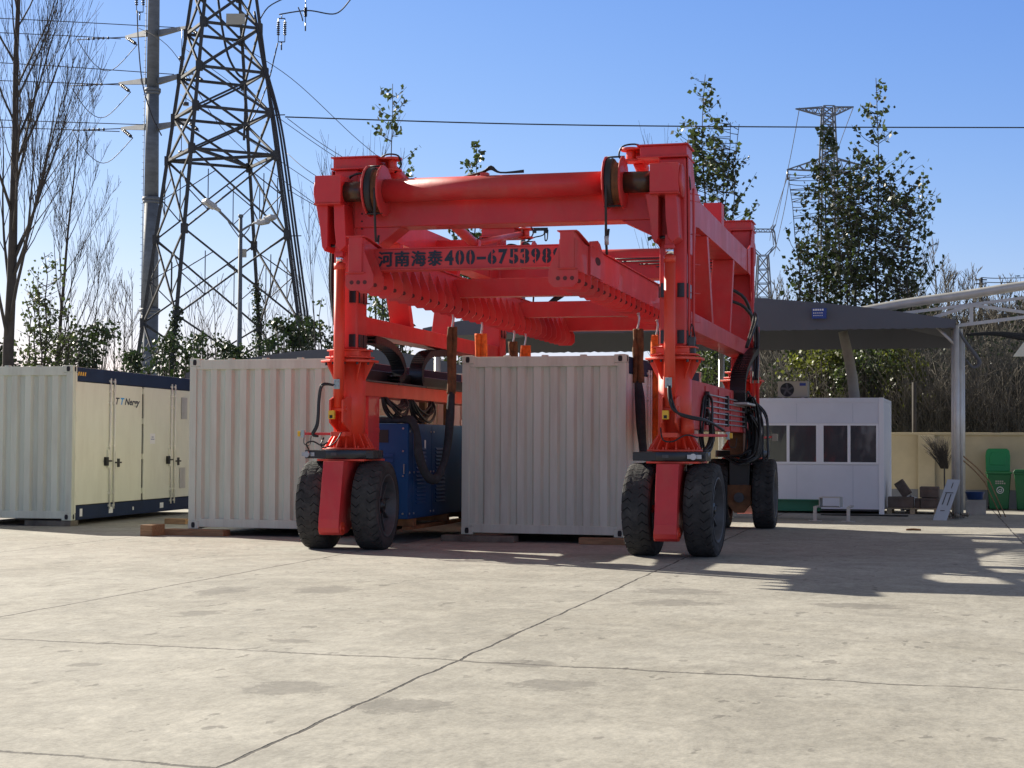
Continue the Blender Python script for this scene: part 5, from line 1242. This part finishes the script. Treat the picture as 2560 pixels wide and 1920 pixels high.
HT_ = ((2345, 84, 612, .5), (2395, 86, 650, .6), (2435, 84, 672, .6), (2300, 80, 690, .6), (2500, 82, 690, .6), (2555, 80, 672, .6), (1935, 78, 705, .6), (1915, 84, 735, .6), (2560, 60, 760, .6), (2480, 62, 800, .6))
HP = [q[0]+q[2]*.001 for q in HT_]
for i, (px, D, top, w) in enumerate(HT_):
    z0 = hillz(px, D); bare_tree(('tall pale' if top < 650 else 'low bushy')+' bare tree on the hillside, '+ORD[sorted(HP).index(px+top*.001)]+' of ten from the left', px, D, PZ(top, D)-z0+.3, 120+i, r=.09, lev=2, kids=(5, 6), spread=w, m='twig', group=G, minr=.016, z0=z0-.3, stems=1 if top < 650 else 3)
G = 'pale bare shrubs behind the wall'
SH_ = ((2300, 42.5, 935), (2335, 42, 900), (2440, 42.3, 940), (2510, 42, 925), (2560, 42.5, 900), (2270, 42.2, 990), (2420, 43, 860))
SX = [q[0] for q in SH_]
for i, (px, D, top) in enumerate(SH_):
    bare_tree(ORD[sorted(SX).index(px)]+' pale bare shrub from the left behind the wall near the bins', px, 42.3, PZ(top, 42.3), 140+i, r=.022, lev=2, kids=(4, 4), spread=.7, m='twig', group=G, minr=.006, stems=4, cat='shrub', nm='bare_shrub')
# ------------------------------------------------------------------ lattice tower
D0 = 70.0; TX = -733/4168.16*D0
TA = Vector((.95, -.31, 0)); TB = Vector((.31, .95, 0))
LT = thing('lattice_tower', 'tall dark steel lattice power tower with ivy on its legs at the left', 'power tower', (TX, D0, 0), 'W')
def lr(z): return max(.3, 4.66-.157*z)
def corner(k, z):
    d = (TA, TB, -TA, -TB)[k % 4]; return Vector((TX, D0, 0))+d*lr(z)+Vector((0, 0, z))
LV = [0.0, 3.0, 6.5, 10.05, 13.4, 15.2, 16.9, 18.8, 20.6, 22.6, 24.6, 26.5, 28.2]
for k in range(4):
    b = MB(); b.beam(corner(k, 0), corner(k, 28.2), .15, .15, w2=.11, h2=.11); b.build('leg', 'lattice', LT)
    for z in LV[1:9]:
        b = MB(); c = corner(k, z); d = (corner(k+1, z)-corner(k, z)).normalized(); b.beam(c-Vector((0, 0, .2)), c+Vector((0, 0, .2)), .26, .22); b.build('gusset', 'lattice', LT)
for k in range(4):
    for i in range(len(LV)-1):
        z0, z1 = LV[i], LV[i+1]; a0, a1, c0, c1 = corner(k, z0), corner(k, z1), corner(k+1, z0), corner(k+1, z1)
        b = MB(); w = .07 if z1 <= 13.5 else .085
        b.beam(a0, c1, w, w); b.beam(c0, a1, w, w)
        if z1 <= 13.5 and i >= 0:
            for p, q, r_, s_ in ((a0, c1, a0, a1), (c0, a1, c0, c1)):
                for f in (.25, .75):
                    m_ = p.lerp(q, f)
                    lg = (r_.lerp(s_, .5)) if f == .25 else ((c0.lerp(c1, .5)) if r_ is a0 else (a0.lerp(a1, .5)))
                    b.beam(m_, lg, .04, .04)
                b.beam(p.lerp(q, .25), p.lerp(q, .25)+Vector((0, 0, (z1-z0)*.5)), .035, .035)
            m0 = a0.lerp(c1, .75); b.beam(m0, c0.lerp(c1, 1-.02), .035, .035)
        b.build('bracing', 'lattice', LT)
        if z1 >= 13.3:
            b = MB(); b.beam(a1, c1, .11, .11); b.build('horizontal', 'lattice', LT)
b = MB(); b.beam(corner(0, 13.4), corner(2, 13.4), .12, .12); b.beam(corner(1, 13.45), corner(3, 13.45), .12, .12); b.build('diaphragm', 'lattice', LT)
for z, half in ((20.6, 3.45), (24.6, 2.9)):
    for s_ in (-1, 1):
        b = MB(); tip = Vector((TX+s_*half, D0-.3*s_, z-.1)); bb = Vector((TX+s_*.9, D0, z))
        for q in (Vector((0, .8, 0)), Vector((0, -.8, 0))):
            b.beam(bb+q, tip, .1, .1); b.beam(bb+q+Vector((0, 0, 1.3)), tip, .08, .08)
            for f in (.3, .6): b.beam((bb+q).lerp(tip, f), (bb+q+Vector((0, 0, 1.3))).lerp(tip, f+.15), .05, .05); b.beam((bb+q).lerp(tip, f), (bb-q).lerp(tip, f), .05, .05)
        b.build('cross_arm', 'lattice', LT)
def istring(T, p, L, tw=.28, frame='W'):
    b = MB(); p = Vector(p)
    for dx in (-tw/2, tw/2):
        b.tube(p+Vector((dx, 0, -.15)), p+Vector((dx, 0, -L)), .018, n=5)
        for k in range(7): z = -.3-(L-.55)*k/7; b.tube(p+Vector((dx, 0, z)), p+Vector((dx, 0, z-.05)), .075, .05, n=8)
    b.beam(p+Vector((-tw/2, 0, -.15)), p+Vector((tw/2, 0, -.15)), .04, .04); b.beam(p+Vector((-tw/2, 0, -L)), p+Vector((tw/2, 0, -L)), .04, .04); b.tube(p, p+Vector((0, 0, -.15)), .02, n=5); b.tube(p+Vector((0, 0, -L)), p+Vector((0, 0, -L-.35)), .03, n=5)
    b.build('insulator_string', 'insul', T)
istring(LT, (PX(695, D0), D0, PZ(32, D0)), 1.15); istring(LT, (PX(337, D0), D0, PZ(-45, D0)), 1.2); istring(LT, (PX(755, D0), D0, PZ(-5, D0)), .95, .0)
for (x0, y0), (x1, y1) in (((505, 30), (545, 60)),):
    b = MB(); c = (PX(601, D0-1), D0-3.2, PZ(43, D0-3.2)); b.box(c[0]-.38, c[0]+.38, c[1]-.02, c[1], c[2]-.22, c[2]+.22); b.build('sign_plate', 'plate', LT)
c = (PX(605, D0), D0-.4, PZ(638, D0)); b = MB(); b.box(c[0]-.17, c[0]+.19, c[1]-.02, c[1], c[2]-.18, c[2]+.18); b.build('sign_plate', 'plate', LT)
for k, off in enumerate((.16, .30, .42)):
    b = MB(); b.path([corner(0, z)+Vector((off, -.1, 0)) for z in (.2, 6, 10, 13.4)]+[corner(0, 15.2)+Vector((off*.8, -.1, 0)), corner(0, 17.5)+Vector((off*.3-.1, -.1, 0)), corner(0, 19.5)+Vector((-.1, -.1, 0))], .05, 6, 3); b.build('riser_cable', 'cable', LT)
for z in (6.4, 10, 15.1): 
    b = MB(); b.beam(corner(0, z), corner(0, z)+Vector((.6, -.1, 0)), .04, .04); b.build('cable_bracket', 'lattice', LT)
b = MB(); b.path([(PX(x, D0), D0+.5, PZ(y, D0)) for x, y in ((528, -20), (540, 60), (556, 130), (580, 175), (600, 205), (598, 345))], .055, 6, 4); b.build('loop_cable', 'cable', LT)
for pts in (((337, 30), (341, 110), (352, 210), (375, 290), (402, 345)), ((690, 110), (681, 150), (668, 205), (640, 280), (610, 330)), ((710, -5), (665, 20), (640, 60)), ((752, 55), (748, 40), (740, 20))):
    b = MB(); b.path([(PX(x, D0), D0-.5, PZ(y, D0)) for x, y in pts], .028, 5, 5); b.build('jumper_cable', 'cable', LT)
rg = random.Random(31)
for k, zt in ((3, 6.8), (1, 8.4)):
    b = MB()
    for i in range(2600):
        z = rg.random()**1.3*zt; w = .42*(1-.7*z/zt)+.05; leafq(b, corner(k, z)+Vector((rg.gauss(0, w*.55), rg.gauss(0, w*.5), 0)), rg.uniform(.08, .16), rg)
    b.build('ivy', 'leafdark', LT, norm=False)
# ------------------------------------------------------------------ grey tubular pole
D1 = 80.0; X1 = PX(372, D1)
MP = thing('tubular_pole', 'thick pale grey tubular power pole with three pairs of arms', 'power pole', (X1, D1, 0), 'W')
sec = [(0, .43), (PZ(780, D1), .40), (PZ(500, D1), .345), (PZ(225, D1), .30), (28, .25)]
for (z0, r0), (z1, r1) in zip(sec, sec[1:]):
    b = MB(); b.tube((X1, D1, z0), (X1, D1, z1), r0, r1, n=24); b.build('shaft', 'pole', MP)
    b = MB(); b.tube((X1, D1, z1-.08), (X1, D1, z1+.08), r1+.09, n=24); b.tube((X1, D1, z1-.22), (X1, D1, z1-.09), r1+.01, r1+.08, n=24); b.build('flange', 'pole', MP)
b = MB(); b.path([(X1-.42, D1-.1, .5), (X1-.40, D1-.1, 8), (X1-.33, D1-.1, 24)], .02, 4, 0)
for k in range(70): z = 1+k*.33; r_ = .43-.006*z; b.tube((X1-r_, D1-.1, z), (X1-r_-.12, D1-.12, z), .01, n=4)
b.build('climbing_rungs', 'pole', MP)
tips = []
for i, (y, xl, xr, yl, yr) in enumerate(((80, 303, 460, 90, 64), (202, 288, 472, 208, 180), (318, 295, 462, 322, 303))):
    zc = PZ(y, D1)
    for xt, yt, s_ in ((xl, yl, -1), (xr, yr, 1)):
        dd = D1+(-3 if s_ > 0 else 3)*.8; tip = Vector((PX(xt, dd), dd, PZ(yt, dd))); b = MB(); b.beam((X1+s_*.25, D1, zc), tip, .24, .30, w2=.10, h2=.12); b.build('arm', 'pole', MP); tips.append((tip, s_))
        b = MB(); q = tip+Vector((.9 if s_ < 0 else .8, -1.5, -.75)); b.tube(tip+Vector((0, 0, -.08)), q, .03, n=5)
        for k in range(5): c = tip.lerp(q, .25+.13*k); b.tube(c, c+(q-tip).normalized()*.06, .09, n=8)
        b.build('insulator_string', 'insul', MP)
        if s_ < 0:
            q2 = tip+Vector((-2.6, .6, .0)); b = MB(); b.tube(tip, q2, .025, n=5)
            for k in range(5): c = tip.lerp(q2, .35+.1*k); b.tube(c, c+(q2-tip).normalized()*.06, .07, n=8)
            b.build('insulator_string', 'insul', MP)
            b = MB(); b.path([q2, q2.lerp(q, .3)+Vector((0, 0, -1.15)), q2.lerp(q, .6)+Vector((0, 0, -1.35)), q], .02, 5, 5); b.build('jumper_cable', 'cable', MP)
        else:
            b = MB(); b.tube(tip+Vector((-.3, 0, -.1)), tip+Vector((-.3, 0, -1.4)), .02, n=5); b.tube(tip+Vector((-.3, 0, -1.4)), tip+Vector((-.3, 0, -1.55)), .14, n=8); b.build('weight', 'insul', MP)
# ------------------------------------------------------------------ wires
def wire(label, pts, r_=.02, grp='overhead power lines'):
    P = [Vector((PX(x, D), D, PZ(y, D, x))) for x, y, D in pts]; T = P[0].copy()
    b = MB(); b.path(P, r_, 5, 8)
    solo(b, 'power_line', 'cable', label, 'power line', tuple(T), 'W', group=grp, norm=False)
wire('power line crossing the whole sky above the crane from the lattice tower', [(706, 288, 70), (1300, 306, 72), (1900, 313, 74), (2640, 315, 76)], .030)
b = MB(); p = Vector((PX(708, 70), 70, PZ(288, 70)))
for i, (y0, y1, n_) in enumerate(((38, 53, 'top'), (75, 87, 'second'), (150, 172, 'third'), (197, 204, 'fourth'), (297, 302, 'fifth'), (315, 322, 'lowest'))):
    wire(n_+' power line running from the left edge to the arms of the grey pole', [(-90, y0-4, 80), (150, (y0*.6+y1*.4)+2, 80), (290 if i % 2 else 425, y1+(3 if i % 2 else 8), 80)], .022)
for i, pts in enumerate((((445, 110, 80), (760, 340, 76), (1100, 560, 72)), ((440, 230, 80), (740, 430, 76), (1050, 640, 72)), ((560, 90, 72), (720, 190, 74), (900, 355, 80), (1060, 480, 90)), ((712, 292, 70), (820, 370, 76), (990, 470, 84)), ((712, 380, 78), (790, 440, 76), (1020, 560, 74)), ((330, 60, 80), (420, 120, 78), (560, 330, 76), (800, 520, 74)), ((712, 470, 74), (800, 520, 74), (1000, 620, 74)))):
    wire(('first','second','third','fourth','fifth','sixth','seventh')[i]+' thin power line from the top sloping down behind the lattice tower', pts, .016, 'power lines sloping down behind the crane')
wire('short power line leaving the top of the lattice tower to the right', [(688, 28, 70), (760, 18, 70), (830, 26, 70), (868, -10, 70)], .03, '')
# ------------------------------------------------------------------ street lamp
D2 = 55.0; XL = PX(597, D2)
SLP = thing('street_lamp', 'tall grey street lamp with two arms seen through the lattice tower', 'street lamp', (XL, D2, 0), 'W')
b = MB(); b.tube((XL, D2, 0), (XL, D2, PZ(545, D2)), .11, .06, n=12); b.tube((XL, D2, PZ(545, D2)), (XL, D2, PZ(538, D2)), .085, n=10); b.build('pole', 'pole', SLP)
for pts, ang in ((((597, 585), (570, 555), (548, 532)), 'l'), (((597, 580), (620, 570), (640, 565)), 'r')):
    b = MB(); b.path([(PX(x, D2), D2-.3*i, PZ(y, D2)) for i, (x, y) in enumerate(pts)], .035, 6, 3); b.path([(XL, D2, PZ(600, D2)), (PX(pts[1][0], D2), D2-.2, PZ(pts[1][1]+6, D2)), (PX(pts[1][0], D2), D2-.3, PZ(pts[1][1], D2))], .02, 5, 3); b.build('arm', 'pole', SLP)
for (x0, y0), (x1, y1), w in (((552, 535), (517, 512), .30), ((640, 566), (675, 563), .26), ((658, 560), (690, 552), .26)):
    a = Vector((PX(x0, D2), D2-.6, PZ(y0, D2))); c = Vector((PX(x1, D2), D2-.9, PZ(y1, D2))); b = MB()
    b.beam(a, c, w*.8, .06, w2=w*1.1, h2=.12); b.beam(a.lerp(c, .3), a.lerp(c, .95), w*.9, .17); b.build('lamp_head', 'lampw', SLP, bevel=.02)
# ------------------------------------------------------------------ distant pylons
def face_lattice(b, p0, p1, w0, w1, n, r_):
    p0, p1 = Vector(p0), Vector(p1)
    for sx, sy in ((-1, -1), (1, -1), (1, 1), (-1, 1)): b.beam(p0+Vector((sx*w0/2, sy*w0/2, 0)), p1+Vector((sx*w1/2, sy*w1/2, 0)), r_*1.7, r_*1.7)
    for i in range(n):
        t0, t1 = i/n, (i+1)/n; a, c = p0.lerp(p1, t0), p0.lerp(p1, t1); wa, wc = w0+(w1-w0)*t0, w0+(w1-w0)*t1
        for sy in (-1, 1):
            b.beam(a+Vector((-wa/2, sy*wa/2, 0)), c+Vector((wc/2, sy*wc/2, 0)), r_, r_); b.beam(a+Vector((wa/2, sy*wa/2, 0)), c+Vector((-wc/2, sy*wc/2, 0)), r_, r_); b.beam(c+Vector((-wc/2, sy*wc/2, 0)), c+Vector((wc/2, sy*wc/2, 0)), r_, r_)
def arm_l(b, c, tip, h, r_, n=4):
    c, tip = Vector(c), Vector(tip)
    for sy in (-.5, .5):
        o_ = Vector((0, sy, 0)); b.beam(c+o_, tip, r_, r_); b.beam(c+o_+Vector((0, 0, h)), tip, r_, r_)
        for i in range(n): b.beam((c+o_).lerp(tip, i/n), (c+o_+Vector((0, 0, h))).lerp(tip, (i+.6)/n), r_*.7, r_*.7); b.beam((c+o_).lerp(tip, (i+1)/n), (c+o_+Vector((0, 0, h))).lerp(tip, (i+.6)/n), r_*.7, r_*.7)
D3 = 210.0; X3 = PX(2072, D3)
PY = thing('distant_pylon', 'distant lattice pylon with two wide arms behind the tallest poplar', 'pylon', (X3, D3, 0), 'W')
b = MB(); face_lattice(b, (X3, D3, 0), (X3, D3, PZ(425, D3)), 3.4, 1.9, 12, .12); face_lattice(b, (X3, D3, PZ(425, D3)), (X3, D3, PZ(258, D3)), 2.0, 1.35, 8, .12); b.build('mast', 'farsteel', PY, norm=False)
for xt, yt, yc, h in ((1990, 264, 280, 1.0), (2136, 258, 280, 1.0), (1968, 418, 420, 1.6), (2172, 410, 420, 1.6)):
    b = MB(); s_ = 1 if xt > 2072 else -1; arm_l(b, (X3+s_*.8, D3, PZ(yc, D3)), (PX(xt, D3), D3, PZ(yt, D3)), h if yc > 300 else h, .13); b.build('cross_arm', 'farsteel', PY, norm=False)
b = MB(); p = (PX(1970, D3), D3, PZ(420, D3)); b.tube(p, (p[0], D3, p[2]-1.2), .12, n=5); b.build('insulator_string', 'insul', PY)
D4 = 330.0; X4 = PX(1908, D4)
PC = thing('distant_pylon', 'far cup shaped lattice pylon right of the crane rear column', 'pylon', (X4, D4, 0), 'W')
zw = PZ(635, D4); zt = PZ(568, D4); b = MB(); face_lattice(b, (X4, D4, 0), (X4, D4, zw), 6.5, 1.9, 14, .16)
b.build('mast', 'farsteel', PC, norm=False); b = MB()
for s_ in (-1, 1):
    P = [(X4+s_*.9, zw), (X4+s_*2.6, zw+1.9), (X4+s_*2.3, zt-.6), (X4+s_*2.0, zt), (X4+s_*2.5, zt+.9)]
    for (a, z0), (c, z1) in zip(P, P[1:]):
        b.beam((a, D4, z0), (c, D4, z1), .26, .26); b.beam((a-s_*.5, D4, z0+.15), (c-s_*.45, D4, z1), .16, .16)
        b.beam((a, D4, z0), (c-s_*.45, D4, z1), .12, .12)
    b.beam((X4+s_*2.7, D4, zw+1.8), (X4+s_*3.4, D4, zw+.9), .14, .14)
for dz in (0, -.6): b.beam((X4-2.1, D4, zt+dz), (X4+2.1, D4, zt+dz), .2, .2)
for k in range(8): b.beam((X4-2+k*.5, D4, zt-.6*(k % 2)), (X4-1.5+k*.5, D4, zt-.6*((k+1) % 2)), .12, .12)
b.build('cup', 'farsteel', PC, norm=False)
for i, pts in enumerate((((1972, 432, 210), (1950, 500, 235), (1930, 570, 290), (1925, 600, 330)), ((1976, 432, 210), (1962, 520, 240), (1935, 640, 320)), ((2000, 265, 210), (1975, 400, 240), (1940, 560, 300)), ((2136, 262, 210), (2100, 360, 260), (2060, 480, 330)))):
    wire(('left', 'second', 'third', 'right')[i]+' thin line hanging from the distant two armed pylon', pts, .05, 'lines between the distant pylons')
# pole with crossarm seen under the crane beam, far small pole
D5 = 62.0; X5 = PX(1305, D5)
UP = thing('utility_pole', 'grey utility pole with a crossarm seen under the crane beam', 'utility pole', (X5, D5, 0), 'W')
b = MB(); b.tube((X5, D5, 0), (X5, D5, PZ(545, D5)), .12, .105, n=14); b.build('shaft', 'pole', UP)
b = MB(); b.beam((PX(1248, D5), D5-.12, PZ(574, D5)), (PX(1368, D5), D5-.12, PZ(572, D5)), .09, .11); b.build('crossarm', 'lattice', UP)
for x in (1275, 1335, 1362): b = MB(); b.tube((PX(x, D5), D5-.12, PZ(575, D5)), (PX(x, D5), D5-.12, PZ(582, D5)), .07, n=10); b.build('insulator', 'insul', UP)
for pts in (((1305, 612), (1330, 595), (1355, 588), (1362, 574)), ((1303, 600), (1290, 588), (1270, 585)), ((1360, 575), (1361, 600), (1366, 598), (1368, 574))):
    b = MB(); b.path([(PX(x, D5), D5-.2, PZ(y, D5)) for x, y in pts], .025, 5, 4); b.build('lead_cable', 'cable', UP)
D6 = 88.0; X6 = PX(2455, D6)
U2 = thing('utility_pole', 'small far utility pole on the hillside at the right', 'utility pole', (X6, D6, 7), 'W')
b = MB(); b.tube((X6, D6, 7), (X6, D6, PZ(688, D6)), .09, n=8); b.build('shaft', 'lattice', U2)
for y in (693, 703): b = MB(); b.beam((X6-.3, D6, PZ(y, D6)), (X6+.3, D6, PZ(y, D6)), .06, .06); b.build('crossarm', 'lattice', U2)
for i, y in enumerate((693, 704)): wire(('upper', 'lower')[i]+' short line from the small hillside pole to the right', [(2455, y, 88), (2500, y+2, 88), (2620, y-1, 88)], .022, 'lines at the small hillside pole')
